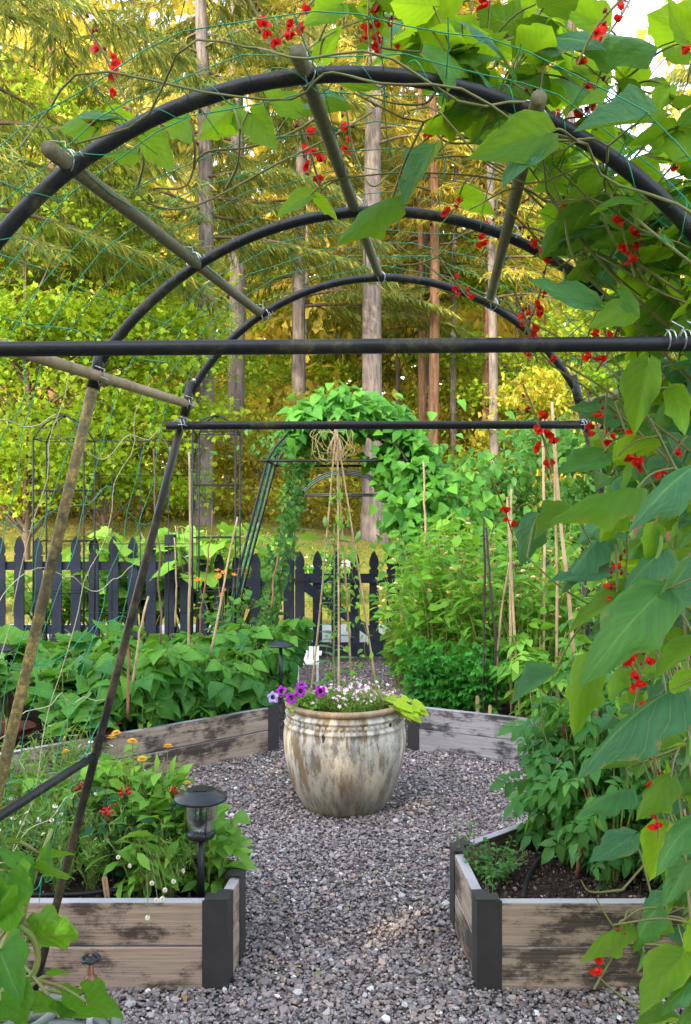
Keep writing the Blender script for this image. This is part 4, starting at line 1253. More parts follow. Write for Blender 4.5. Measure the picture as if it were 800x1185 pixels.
# red-brown shed at the right edge
def shed():
    root = thing('shed', 'red-brown board shed behind the runner beans at the right edge', 'shed', (4.6, 8.0, 0))
    X, Y, Z = np.eye(3)
    mb = MB(); obox(mb, (3.02, 6.9, 0), X, Y, Z, 3.2, 2.2, 2.45); wl = mb.build('wall', M['shed'], root, smooth=False)
    mb = MB()
    for x in np.arange(3.04, 6.2, .18): obox(mb, (x, 6.88, .02), X, Y, Z, .035, .018, 2.40)
    mb.build('batten', M['shed'], wl, smooth=False)
    mb = MB(); obox(mb, (2.75, 6.55, 2.45), X, nrm((0, 1, .30)), nrm((0, -.3, 1)), 3.7, 1.6, .07); obox(mb, (2.75, 8.07, 2.92), X, nrm((0, 1, -.32)), nrm((0, .32, 1)), 3.7, 1.5, .07); mb.build('roof', M['shedroof'], root, smooth=False)
    mb = MB(); obox(mb, (3.5, 6.872, .1), X, Y, Z, .9, .006, 1.95); mb.build('door', M['wood_grey'], root, smooth=False)


shed()
# boulder
mb = MB(); v = T_ICO2['v'] * (1 + .12 * rng.normal(size=(len(T_ICO2['v']), 1))) * [.16, .15, .14]; c = P(404, 614, 17.0); mb.add(v + [c[0], 17.0, hz(c[0], 17.0) + .04], None, T_ICO2['t'], v)
tag(mb.build('boulder', M['stone']), 'grey boulder on the lawn beyond the farthest arch', 'rock')
# =================================================================== plants
def leafy(name, label, cat, group, n_stems, h, spread, per, tms, ls, mat, smat, tmin=.25, pet=.05, sr=.004, elev=(-.5, .4), upn=.6, hvar=.3, base=.03, bend=.4):
    """a plant at the origin: curved stems with leaves set along them"""
    root = thing(name, label, cat, (0, 0, 0), group)
    ms, ml = MB(), MB(); buck = {i: [[], [], [], []] for i in range(len(tms))}
    for k in range(n_stems):
        a = 2 * PI * (k + rng.random()) / n_stems; rr = spread * math.sqrt(rng.random()); hh = h * (1 - hvar * rng.random())
        b = np.array([base * math.cos(a), base * math.sin(a), -.02]); e = np.array([rr * math.cos(a), rr * math.sin(a), hh])
        m = b * (1 - bend) + e * bend + np.array([0, 0, hh * .15]); m[:2] = b[:2] * .6 + e[:2] * .4
        p = spline([b, m, e], 10); tube(ms, p, [sr, sr * .45], 5, False)
        for j in range(per):
            t = tmin + (1 - tmin) * (j + rng.random()) / per; q = t * 9; i0 = min(8, int(q)); f = q - i0; o = p[i0] * (1 - f) + p[i0 + 1] * f
            aa = rng.random() * 2 * PI; el = rng.uniform(*elev); d = nrm([math.cos(aa), math.sin(aa), el + .25])
            pl = pet * (.5 + rng.random()); tip = o + d * pl
            if pet > .02: tube(ms, [o, o + d * pl * .5 + [0, 0, pl * .12], tip], sr * .45, 3, False)
            dd = nrm([d[0] + rng.normal() * .3, d[1] + rng.normal() * .3, el])
            w = rng.integers(0, len(tms)); B = buck[w]; B[0].append(dd); B[1].append([rng.normal() * upn, rng.normal() * upn, 1.0]); B[2].append(tip); B[3].append(rng.uniform(*ls))
    for w, B in buck.items():
        if B[0]: ml.inst(tms[w], orient(np.array(B[0]), np.array(B[1])), np.array(B[2]), np.array(B[3]))
    ms.build('stem', smat, root); ml.build('foliage', mat, root)
    return root


# ---- flowers as shared meshes
def disc_flower(n, r, mat, cmat, layers=1, cr=.35, cup=.15):
    mb = MB(); tm = leaf_t(3, 1, lambda v: .16 + .10 * math.sin(PI * min(1, v * .9)) if v < 1 else .09, .1, .1)
    for l in range(layers):
        a = np.linspace(0, 2 * PI, n, endpoint=False) + l * .5 * 2 * PI / n; sc = r * (1 - .22 * l)
        Y = np.column_stack([np.cos(a), np.sin(a), np.full(n, cup + .35 * l)]); mb.inst(tm, orient(Y, np.tile([0, 0, 1.], (n, 1))), np.tile([0, 0, .002 * l], (n, 1)), np.full(n, sc), rng.random(n))
    v = T_ICO2['v'] * [r * cr, r * cr, r * cr * .65] + [0, 0, r * .05]; mb.add(v, None, T_ICO2['t'], np.full((len(v), 3), .5), 1)
    return mb.mesh('flower', [mat, cmat])


F_CAL = disc_flower(16, .018, M['orange'], M['orange'], 3, .35, .2)
F_DAISY = disc_flower(11, .0105, M['daisy'], M['yolk'], 1, .42, -.1)
F_PEACH = disc_flower(14, .020, M['peach'], M['orange'], 3, .40, .6)
F_NAST = disc_flower(5, .026, M['nast'], M['nast'], 1, .3, .4)
F_PINK = disc_flower(5, .0095, M['pink'], M['pink'], 1, .25, .2)


def petunia(mat):
    mb = MB(); n = 30; th = np.linspace(0, 2 * PI, n, endpoint=False); V = []
    prof = [(.003, -.03), (.006, -.012), (.012, -.002), (.021, .003), (.029, -.002)]
    for i, (r, z) in enumerate(prof):
        w = 1 + (.13 * np.cos(th * 5) + .05 * np.sin(th * 13) if i > 2 else 0 * th); V.append(np.column_stack([r * w * np.cos(th), r * w * np.sin(th), z + (.006 * np.cos(th * 5 + 1) + .002 * np.sin(th * 11) if i > 3 else 0 * th)]))
    V = np.vstack(V); q = [(i * n + j, i * n + (j + 1) % n, (i + 1) * n + (j + 1) % n, (i + 1) * n + j) for i in range(4) for j in range(n)]
    mb.add(V, q[2 * n:], None, np.full((len(V), 3), rng.random())); mb.add(V, q[:2 * n], None, np.full((len(V), 3), .5), 1)
    return mb.mesh('flower', [mat, M['purpledark']])


F_PET = petunia(M['purple']); F_LILAC = petunia(M['lilac'])


def berry_cluster():
    mb = MB()
    for i in range(16):
        p = np.array([rng.normal() * .012, rng.normal() * .012, .012 + rng.normal() * .005]); s = .0048 * (.8 + .4 * rng.random())
        v = T_ICO2['v'] * s + p; mb.add(v, None, T_ICO2['t'], np.full((len(v), 3), rng.random()))
        tube(mb, [(0, 0, -.02), p], .001, 3, False, 1)
    return mb.mesh('flower_cluster', [M['redball'], M['rust']])


F_BERRY = [berry_cluster() for _ in range(2)]


def bean_raceme(nb, nbud):
    mb = MB(); pl = T_ROUND; L = .055 + .0115 * (nb + nbud)
    st = spline([(0, 0, 0), (.006, .003, L * .5), (.002, -.004, L)], 8); tube(mb, st, .0020, 5, False, 2)
    for k in range(nb + nbud):
        t = .25 + .75 * k / (nb + nbud); i = int(t * 7); o = st[min(7, i)]; a = rng.random() * 2 * PI; d = nrm([math.cos(a), math.sin(a), .2 + rng.normal() * .2])
        tube(mb, [o, o + d * .010], .0009, 3, False, 2); o = o + d * .010
        if k < nb:
            s = rng.uniform(.014, .020); m = 4
            Y = nrm(d + rng.normal(size=(m, 3)) * .7); mb.inst(pl, orient(Y, nrm(rng.normal(size=(m, 3)) + d * .2)), np.tile(o, (m, 1)), np.array([s, s * .9, s * .75, s * .6]), rng.random(m), 0)
            v = T_ICO1['v'] * s * .32 + o + d * s * .3; mb.add(v, None, T_ICO1['t'], np.full((len(v), 3), rng.random()), 0)
        else:
            v = T_ICO1['v'] * [.003, .003, .0045] + o; mb.add(v, None, T_ICO1['t'], np.full((len(v), 3), .3), 1)
    return mb.mesh('flower_cluster', [M['red'], M['bud'], M['vine']])


F_RAC = [bean_raceme(5, 4), bean_raceme(3, 5), bean_raceme(6, 4), bean_raceme(2, 2)]


def face(d, roll=0.0):
    """rotation whose z axis looks along d"""
    d = nrm(np.asarray(d, float)); x = nrm(np.cross([.3, .2, 1.0] if abs(d[2]) < .9 else [1, 0, 0], d)); y = np.cross(d, x)
    return np.column_stack([x * math.cos(roll) + y * math.sin(roll), y * math.cos(roll) - x * math.sin(roll), d])


def add_flowers(root, me, n, hrange, spread, stem=True, name='flower', up=1.2, sm=None, s=(.85, 1.2)):
    """flower heads on their own stalks above a plant at the origin"""
    ms = MB()
    for k in range(n):
        a = rng.random() * 2 * PI; r = spread * math.sqrt(rng.random()); z = rng.uniform(*hrange); t = np.array([r * math.cos(a), r * math.sin(a), z])
        d = nrm([rng.normal() * .4, rng.normal() * .4 - .45, up]); p = spline([t * [.35, .35, 0.3], t * [.8, .8, .75], t], 7)
        if stem: tube(ms, p, .0016, 4, False)
        part(me if not isinstance(me, list) else me[k % len(me)], name, root, t, face(d, rng.random() * 6), rng.uniform(*s))
    if stem and n: ms.build('flower_stalk', sm or M['stem'], root)


SZ = .235
# ---- front left bed -------------------------------------------------------
calA = leafy('calendula', 'x', 'flowering plant', 'calendulas in the front left bed', 9, .30, .15, 8, [T_OBL], (.075, .13), M['calen'], M['stem'], .1, .01, .005, (-.1, .9), .5)
add_flowers(calA, F_CAL, 1, (.34, .40), .10)
calB = leafy('calendula', 'x', 'flowering plant', 'calendulas in the front left bed', 8, .24, .15, 8, [T_OBL], (.08, .14), M['calen'], M['stem'], .1, .01, .005, (-.3, .7), .5)
calC = leafy('calendula', 'x', 'flowering plant', 'calendulas in the front left bed', 11, .40, .15, 8, [T_OBL], (.07, .12), M['calen'], M['stem'], .1, .01, .005, (-.1, .9), .5)
add_flowers(calC, F_CAL, 1, (.42, .47), .12)
for pr, x, y, rz, s, lab in (
        (calB, -.50, 3.16, 0, .95, 'broad-leaved calendula without blooms directly behind the lantern, spilling over the board'),
        (calA, -.62, 3.26, 1, 1.0, 'calendula with an orange bloom just above the lantern cap'),
        (calC, -.80, 3.40, 2, 1.05, 'tall calendula with yellow-orange blooms in front of the diagonal dark board'),
        (calC, -1.0, 3.50, 4, 1.0, 'calendula with yellow blooms behind the second tunnel leg'),
        (calA, -1.22, 3.55, 3, 1.0, 'calendula with a pale orange double bloom left of the tunnel leg'),
        (calB, -.73, 3.10, 2.4, .85, 'low calendula rosette behind the handwritten marker'),
        (calB, -1.30, 3.72, 5, 1.0, 'leafy calendula at the left of the bed beside the gold-tinted mossy tunnel leg'),
        (calA, -1.45, 3.40, 5.4, .95, 'calendula with orange bloom at the far left of the front left bed'),
        (calC, -.72, 3.28, 1.1, .95, 'calendula standing directly behind the red-berried plant'), (calB, -.92, 3.36, 3.0, 1.1, 'broad-leaved calendula right of the rail and leg crossing'), (calC, -.90, 3.54, .4, 1.0, 'calendula at the diagonal board with its bloom against the gravel'), (calB, -.60, 3.34, 4.4, .9, 'broad-leaved calendula overhanging the diagonal board right of the lantern'), (calB, -1.12, 3.66, 2.2, 1.1, 'broad-leaved calendula at the back edge of the bed behind the leg'), (calB, -.66, 3.16, 5.1, 1.0, 'broad-leaved calendula left of the lantern pole'), (calB, -.54, 3.24, .3, 1.05, 'broad-leaved calendula between the lantern and the short board'), (calC, -.74, 3.38, 3.7, 1.0, 'tall leafy calendula behind the lantern cap')):
    put(pr, (x, y, SZ), rz, s, lab)


def chamomile(seed):
    root = thing('chamomile', 'x', 'flowering plant', (0, 0, 0), 'feathery daisies in the front left bed')
    ms, ml = MB(), MB(); Y, N, O, S = [], [], [], []; tips = []
    for k in range(20):
        a = rng.random() * 2 * PI; r = .16 * math.sqrt(rng.random()); h = .30 * (.6 + .5 * rng.random()); e = np.array([r * math.cos(a), r * math.sin(a), h]); p = spline([(0, 0, -.02), e * [.4, .4, .55], e], 10)
        tube(ms, p, .0014, 4, False); tips.append(e)
        for j in range(26):
            t = rng.uniform(.1, 1); i = min(8, int(t * 9)); o = p[i] + (p[i + 1] - p[i]) * rng.random(); O.append(o); Y.append(nrm(rng.normal(size=3) + [0, 0, .45])); N.append(rng.normal(size=3)); S.append(rng.uniform(.022, .05))
    ml.inst(T_THREAD, orient(np.array(Y), np.array(N)), np.array(O), np.array(S) * np.array([[2.2], [1], [1]]).T if False else np.column_stack([np.array(S) * 2.4, np.array(S), np.array(S)]))
    ms.build('stem', M['stem'], root); ml.build('foliage', M['feather'], root)
    for e in tips[:5]: part(F_DAISY, 'flower', root, e + [0, 0, .004], face(nrm([rng.normal() * .5, -.5 + rng.normal() * .4, 1]), 0), rng.uniform(.8, 1.15))
    return root


chA, chB = chamomile(1), chamomile(2)
for pr, x, y, rz, s, lab in (
        (chA, -.92, 3.12, 0, 1.0, 'feathery white daisy plant right behind the handwritten plant marker'),
        (chB, -1.08, 3.22, 1, 1.1, 'feathery daisy plant between the two tunnel legs in the front bed'),
        (chA, -1.25, 3.20, 2, 1.1, 'feathery daisy plant left of the lower black side rail'),
        (chB, -.62, 3.02, 3.3, .8, 'small daisy plant leaning over the front board beside the lantern'),
        (chB, -1.42, 3.62, 3, 1.15, 'tall feathery daisy plant behind the gold-tinted mossy left tunnel leg'),
        (chA, -1.12, 3.42, 5, 1.1, 'feathery daisy plant under the crossing of side rail and leg'),
        (chB, -1.4, 3.08, 4, 1.0, 'feathery daisy plant at the left end of the front board'),
        (chA, -.84, 3.24, 4.2, .9, 'feathery daisy plant left of the red-berried plant'), (chB, -1.02, 3.08, 5.2, 1.0, 'feathery daisy plant just left of the handwritten marker'), (chA, -1.32, 3.34, 1.2, 1.15, 'feathery daisy plant above the lower side rail'), (chB, -1.18, 3.06, .7, 1.0, 'feathery daisy plant behind the blank marker'), (chA, -1.52, 3.76, 2.2, 1.35, 'tallest feathery daisy plant, at the back left against the lettuce'), (chB, -1.28, 3.86, 4.4, 1.3, 'tall feathery daisy plant at the back edge between the tunnel legs'), (chB, -1.62, 3.50, 1.9, 1.3, 'feathery daisy plant cut by the left picture edge'), (chA, -1.05, 3.72, .2, 1.2, 'tall feathery daisy plant behind the yellow calendula')):
    put(pr, (x, y, SZ), rz, s, lab)
# daisies hanging over the front board
root = thing('chamomile', 'drooping daisy stems with white flowers hanging over the front board', 'flowering plant', (-.66, 2.98, SZ), 'feathery daisies in the front left bed'); ms = MB()
for (px, py, d) in ((171, 1062, 2.84), (181, 1042, 2.86), (188, 1040, 2.87), (191, 1030, 2.9), (176, 1022, 2.95), (201, 1020, 2.95), (212, 1008, 2.98), (150, 1002, 3.0), (137, 992, 3.0)):
    e = P(px, py, d); b = np.array([-.70, 3.02, SZ]); m = (b + e) / 2; m[2] = max(e[2], SZ + .04) + .10; tube(ms, spline([b, m, e + [0, .01, .015], e], 14), .0011, 4, False)
    part(F_DAISY, 'flower', root, e - wloc(root), face(nrm([rng.normal() * .3, -1, .3]), 0), .8)
ms.build('stem', M['stem'], root)

rb = leafy('red_verbena', 'x', 'flowering plant', 'red-clustered plants in the front left bed', 6, .34, .10, 8, [T_OV], (.035, .06), M['dark'], M['darkcane'], .2, .01, .003, (-.3, .5), .5)
add_flowers(rb, F_BERRY, 2, (.22, .34), .09, True, 'flower_cluster', 1.2, M['darkcane'])
for x, y, rz, lab in ((-.83, 3.16, 0, 'dark-leaved plant with round red clusters right of the tunnel leg'), (-.60, 3.20, 2, 'dark-leaved plant with red clusters touching the lantern cap'), (-1.0, 3.30, 4, 'dark-leaved plant with red clusters at the leg and rail crossing')):
    put(rb, (x, y, SZ), rz, 1.0, lab)

# ---- front right bed ------------------------------------------------------
hb = leafy('herb_plant', 'low bushy green herb at the inner corner of the front right bed', 'herb', None, 26, .10, .14, 12, [T_OV], (.016, .028), M['tomato'], M['stem'], .15, .006, .0016, (-.3, .6), .6)
hb.location = (.56, 3.24, .235)
hb2 = leafy('herb_plant', 'lone upright herb sprig on bare soil near the left board of the front right bed', 'herb', None, 3, .16, .03, 12, [T_OV], (.014, .024), M['tomato'], M['stem'], .1, .006, .0016, (-.3, .6), .6)
hb2.location = (.50, 2.99, .235)
hb3 = leafy('herb_plant', 'tiny herb sprig standing at the outer edge beside the bushy herb', 'herb', None, 4, .22, .06, 14, [T_OV], (.012, .022), M['tomato'], M['stem'], .1, .006, .0016, (-.3, .6), .6)
hb3.location = (.47, 3.30, .235)
tmA = leafy('tomato_plant', 'x', 'tomato plant', 'tomato plants in the front right bed', 8, .68, .20, 9, [T_TOM], (.15, .23), M['tomato'], M['stem'], .12, .02, .006, (-.6, .2), .5)
tmB = leafy('tomato_plant', 'x', 'tomato plant', 'tomato plants in the front right bed', 8, .85, .22, 10, [T_TOM], (.15, .24), M['tomato'], M['stem'], .12, .02, .006, (-.6, .2), .5)
for pr, x, y, rz, s, lab in ((tmA, .92, 3.42, 0, .9, 'leafy tomato plant leaning toward the path over the diagonal board'), (tmB, 1.10, 3.38, 2, 1.0, 'tomato plant between the rust brown canes'), (tmA, 1.30, 3.25, 4, 1.05, 'tomato plant behind the bean leaves at the right edge'), (tmB, 1.25, 3.72, 1, 1.15, 'tallest tomato plant behind the tunnel, below the flowering shrub'), (tmA, 1.0, 3.66, 3, .95, 'tomato plant at the back of the front right bed'), (tmA, .98, 3.20, 5, .75, 'low tomato plant at the feet of the rust brown canes'), (tmB, 1.22, 3.06, 2.6, .8, 'tomato plant at the front board under the bean leaves'), (tmB, .84, 3.55, 4.1, .85, 'tomato plant over the middle of the diagonal board'), (tmA, 1.45, 3.45, 1.4, 1.2, 'tomato plant behind the right tunnel legs')):
    put(pr, (x, y, SZ), rz, s, lab)

# ---- back left bed: bush beans, squash, lettuce ----------------------------
bbA = leafy('bush_bean', 'x', 'bean plant', 'bush beans in the back left bed', 9, .44, .24, 9, [T_TRI, T_TRI2], (.12, .18), M['bush'], M['stem'], .2, .05, .004, (-.7, .1), .45)
bbB = leafy('bush_bean', 'x', 'bean plant', 'bush beans in the back left bed', 9, .50, .26, 9, [T_TRI2, T_TRI], (.12, .19), M['bush'], M['stem'], .2, .05, .004, (-.7, .1), .45)
spots = [(bbA, -.72, 5.85, 'bush bean at the bed corner beside the urn'), (bbB, -.86, 6.15, 'bush bean behind the corner plant, beside the solar lantern'), (bbA, -1.00, 5.62, 'bush bean with leaves hanging over the dark boards'), (bbB, -1.20, 5.92, 'bush bean at the foot of the leaning cane'), (bbB, -1.28, 5.42, 'bush bean in front of the upright bamboo cane'), (bbA, -1.52, 5.72, 'bush bean at the foot of the bent dark twig'),
         (bbA, -1.10, 6.42, 'taller bush bean right of the orange nasturtiums'), (bbB, -1.50, 6.30, 'bush bean behind the upright cane, in front of the obelisk'), (bbB, -.76, 6.60, 'bush bean in front of the gate post'), (bbB, -.58, 7.15, 'bush bean growing in front of the white chair'), (bbA, -.62, 6.35, 'low bush bean at the path edge right of the solar lantern'), (bbA, -1.85, 5.95, 'bush bean right of the broad squash leaves')]
for i, (pr, x, y, lab) in enumerate(spots): put(pr, (x, y, SZ), i * 1.3, rng.uniform(.95, 1.15), lab)
sq = leafy('squash_plant', 'x', 'squash plant', 'broad-leaved squash in the back left bed', 12, .42, .34, 3, [T_HEART[0], T_HEART[1]], (.16, .25), M['bush'], M['stem'], .6, .06, .007, (-.5, .1), .35)
for i, (x, y, s, lab) in enumerate(((-1.75, 5.35, .95, 'broad-leaved squash between the two left tunnel legs'), (-2.2, 5.55, 1.0, 'broad-leaved squash behind the gold-tinted mossy tunnel leg'), (-2.35, 6.3, 1.2, 'broad-leaved squash in front of the tall picket section'), (-1.9, 6.75, 1.2, 'broad-leaved squash at the foot of the wire panel'), (-2.9, 6.0, 1.1, 'broad-leaved squash at the left edge of the back left bed'), (-1.55, 5.02, .6, 'small squash at the front edge of the back left bed'))):
    put(sq, (x, y, SZ), i * 1.1, s, lab)
vg = leafy('pumpkin_vine', 'x', 'pumpkin vine', 'pumpkin vines beyond the fence', 26, .78, .55, 6, [T_HEART[0], T_HEART[1]], (.10, .15), M['pumpkin'], M['stem'], .4, .06, .008, (-.4, .2), .4)
for i, (px, d, s, lab) in enumerate(((120, 9.9, 1.35, 'light green pumpkin leaves rising behind the tall picket section'), (165, 10.0, 1.6, 'light green pumpkin leaves behind the boxy fence post'), (225, 9.9, 1.9, 'tallest light green pumpkin leaves right of the boxy fence post'), (268, 10.0, 1.75, 'light green pumpkin leaves behind the low picket section'), (60, 10.0, 1.2, 'light green pumpkin leaves behind the left end of the fence'))):
    p = P(px, 0, d); put(vg, (p[0], d, .0), i * .9, s, lab)
ns = leafy('nasturtium', 'orange-flowered nasturtium in front of the low picket section', 'flowering plant', None, 12, .55, .28, 7, [T_ROUND], (.05, .08), M['bush'], M['stem'], .3, .05, .002, (-.2, .4), .6)
add_flowers(ns, F_NAST, 9, (.5, .72), .26)
p = P(262, 0, 6.9); ns.location = (p[0], 6.9, SZ + .2)
lt = leafy('red_lettuce', 'x', 'lettuce', 'red lettuces in the back left bed', 10, .12, .09, 4, [T_ROUND], (.07, .11), M['lettuce'], M['lettuce'], .1, .0, .004, (.1, 1.0), .7)
for i, (px, py, d, lab) in enumerate(((6, 800, 4.98, 'dark red lettuce at the left edge, left of the gold-tinted mossy leg'), (108, 828, 5.05, 'dark red lettuce just left of the second tunnel leg'))):
    p = P(px, py, d); put(lt, (p[0], d, SZ), i, 1.1, lab)
bl = leafy('bolted_lettuce', 'bright green bolted seedling alone on bare soil beside the dark boards', 'lettuce', None, 5, .26, .07, 7, [T_OBL], (.05, .08), M['calen'], M['stem'], .2, .01, .005, (.1, .9), .5); p = P(165, 0, 5.22); bl.location = (p[0] + .01, 5.22, SZ)

# ---- back right bed ---------------------------------------------------------
stA = leafy('strawflower', 'x', 'flowering plant', 'tall peach-flowered plants in the back right bed', 13, 1.10, .34, 24, [T_LAN, T_OV], (.08, .135), M['straw'], M['stem'], .15, .02, .005, (-.4, .5), .6)
add_flowers(stA, F_PEACH, 16, (.6, 1.1), .40)
stB = leafy('strawflower', 'x', 'flowering plant', 'tall peach-flowered plants in the back right bed', 13, 1.30, .36, 26, [T_OV, T_LAN], (.08, .135), M['straw'], M['stem'], .15, .02, .005, (-.4, .5), .6)
add_flowers(stB, F_PEACH, 14, (.7, 1.25), .42)
for i, (pr, px, d, s, lab) in enumerate(((stA, 462, 6.75, .78, 'peach-flowered plant overhanging the gate'), (stB, 505, 6.3, .95, 'tall peach-flowered plant in front of the bean-covered arch'), (stA, 545, 6.1, 1.0, 'peach-flowered plant left of the two dark canes'), (stB, 585, 6.2, .95, 'peach-flowered plant behind the crossing tan canes'), (stB, 545, 6.9, 1.08, 'tallest peach-flowered plant behind the dark canes'), (stA, 630, 6.2, 1.0, 'peach-flowered plant behind the tall pale canes'), (stB, 490, 7.2, 1.02, 'peach-flowered plant at the far left corner of the bed'), (stA, 680, 5.9, 1.0, 'peach-flowered plant half hidden by the runner beans'), (stB, 640, 7.0, 1.1, 'tall leafy plant at the back of the bed behind the pale canes'), (stB, 520, 6.6, 1.05, 'bushy peach-flowered plant between the gate and the dark canes'), (stA, 570, 5.95, .9, 'peach-flowered plant around the dark canes'), (stB, 610, 5.8, .85, 'leafy plant around the crossing tan canes'), (stA, 480, 6.4, .8, 'peach-flowered plant at the path edge beside the gate'))):
    p = P(px, 0, d); put(pr, (p[0], d, SZ), i * 1.7, s, lab)
ce = leafy('celery_plant', 'x', 'celery', 'celery plants along the grey board', 22, .48, .20, 10, [T_TOM], (.08, .12), M['celery'], M['celery'], .12, .02, .004, (-.2, .7), .7)
for i, (px, d, lab) in enumerate(((492, 6.0, 'dark green celery plant nearest the urn'), (528, 5.85, 'dark green celery plant in front of the tall flowering plants'), (560, 5.72, 'dark green celery plant at the foot of the dark canes'))):
    p = P(px, 0, d); put(ce, (p[0], d, SZ), i * 2, 1.0, lab)
tr = leafy('tomato_plant', 'pale-leaved tomato plant at the right end of the far grey board', 'tomato plant', None, 9, .62, .26, 9, [T_TOM], (.18, .26), M['calen'], M['stem'], .15, .02, .006, (-.4, .3), .5); p = P(630, 0, 5.42); tr.location = (p[0], 5.45, SZ)

# ---- planting in the urn ----------------------------------------------------
PZ = .545
pk = thing('pink_bedding_plant', 'x', 'flowering plant', (0, 0, 0), 'pale pink bedding plants in the urn'); ms, ml = MB(), MB(); Y, O, S = [], [], []
for k in range(60):
    a = rng.random() * 2 * PI; r = .115 * math.sqrt(rng.random()); e = np.array([r * math.cos(a) * 1.2, r * math.sin(a) * 1.2, rng.uniform(.06, .15)]); p = spline([(e[0] * .4, e[1] * .4, 0), e * [.75, .75, .6], e], 6); tube(ms, p, .001, 3, False)
    for j in range(9): O.append(p[rng.integers(0, 5)]); Y.append(rng.normal(size=3) + [0, 0, .4]); S.append(rng.uniform(.012, .024))
    part(F_PINK, 'flower', pk, e, face(nrm([rng.normal() * .5, -.7 + rng.normal() * .5, .8]), 0), rng.uniform(.8, 1.3))
ml.inst(T_LAN, orient(np.array(Y), rng.normal(size=(len(Y), 3))), np.array(O), np.array(S)); ms.build('stem', M['stem'], pk); ml.build('foliage', M['calen'], pk)
for i, (x, y, lab) in enumerate(((.03, -.17, 'pale pink bedding plant at the front middle of the urn'), (.14, -.10, 'pale pink bedding plant on the right, beside the lime leaves'), (-.08, -.12, 'pale pink bedding plant beside the purple petunias'), (.03, .08, 'pale pink bedding plant at the back of the urn'))):
    put(pk, POT + [x, y, PZ], i * 1.4, 1.0, lab)
pe = thing('petunia', 'magenta petunia with violet throats hanging over the left rim of the urn', 'flowering plant', POT + [-.2, -.08, PZ]); ms = MB(); Y, O, S = [], [], []
for px, py, dy, me in ((326, 800, -.1, F_PET), (349, 794, -.05, F_PET), (371, 800, -.16, F_PET), (348, 800, -.2, F_PET), (337, 808, -.18, F_PET), (316, 807, -.12, F_LILAC), (343, 806, .0, F_LILAC)):
    e = P(px, py, 4.68 + dy); b = POT + [-.17, -.05, PZ]; m = (b + e) / 2 + [0, 0, .04]; p = spline([b, m, e], 8); tube(ms, p, .0016, 4, False)
    part(me, 'flower', pe, e - wloc(pe), face(nrm([rng.normal() * .4 - .2, -1, .35 + rng.normal() * .2]), rng.random() * 6), 1.0)
    for j in range(16): O.append(p[rng.integers(0, 7)] + rng.normal(size=3) * .012); Y.append(rng.normal(size=3)); S.append(rng.uniform(.02, .035))
for j in range(160): O.append(POT + [-.18 + rng.normal() * .06, -.12 + rng.normal() * .06, PZ + .03 + abs(rng.normal()) * .02]); Y.append(rng.normal(size=3)); S.append(rng.uniform(.018, .032))
ml = MB(); ml.inst(T_OV, orient(np.array(Y), rng.normal(size=(len(Y), 3)) + [0, 0, 1]), np.array(O), np.array(S)); ms.build('stem', M['stem'], pe); ml.build('foliage', M['calen'], pe)
lm = thing('sweet_potato_vine', 'lime green leaves spilling over the right rim of the urn', 'trailing plant', POT + [.24, -.05, PZ]); ms = MB(); Y, N, O, S = [], [], [], []
for k in range(15):
    a = rng.uniform(-1.3, .9); r = rng.uniform(.04, .17); b = POT + [.22, -.05, PZ]; e = b + np.array([r * math.cos(a), r * math.sin(a) - .03, .06 - 1.1 * max(0, r - .11) + rng.normal() * .02]); tube(ms, spline([b, (b + e) / 2 + [0, 0, .03], e], 7), .0022, 4, False)
    for j in range(2): O.append(e + rng.normal(size=3) * .012); Y.append(nrm([math.cos(a) + .3, math.sin(a) - .2, -.45 + rng.normal() * .25])); N.append([.2, -.5, 1]); S.append(rng.uniform(.05, .075))
ml = MB(); ml.inst(T_HEART[0], orient(np.array(Y), np.array(N)), np.array(O), np.array(S)); ms.build('stem', M['stem'], lm); ml.build('foliage', M['lime'], lm)
ly = thing('lily', 'single tall lily stalk with pale green buds in the middle of the cane tripod', 'lily', POT + [-.06, 0, PZ]); ms, ml = MB(), MB(); b = POT + [-.065, -.02, PZ]; e = P(387, 610, 4.69); p = spline([b, (b + e) / 2 + [.004, 0, 0], e], 24); tube(ms, p, [.006, .004], 6); Y, O, S = [], [], []
for k in range(58):
    t = .06 + .9 * k / 58; i = min(22, int(t * 23)); a = k * 2.4; O.append(p[i] + (p[i + 1] - p[i]) * (t * 23 - i)); Y.append([math.cos(a), math.sin(a), .15 + .3 * rng.random()]); S.append(rng.uniform(.09, .13) * (1.1 - .4 * t))
ml.inst(T_LAN, orient(np.array(Y), np.tile([0, 0, 1.], (58, 1)) + rng.normal(size=(58, 3)) * .2), np.array(O), np.array(S)); ms.build('stem', M['stem'], ly); ml.build('foliage', M['lily'], ly)
mbd = MB(); lathe(mbd, [(0, 0), (.010, .010), (.014, .03), (.011, .055), (0, .072)], (0, 0, 0), 10); BUD = mbd.mesh('bud', M['pod'])
for px, py in ((378, 612), (393, 618), (412, 628)):
    t = P(px, py, 4.69); q = t + (e - t) * .1; mb = MB(); tube(mb, spline([e - [0, 0, .06], (e + t) / 2 + [0, 0, -.03], t], 7), .0025, 5); mb.build('bud_stalk', M['stem'], ly); part(BUD, 'bud', ly, t - wloc(ly), face(nrm([(t - e)[0] * 3, 0, 1])), 1.0)

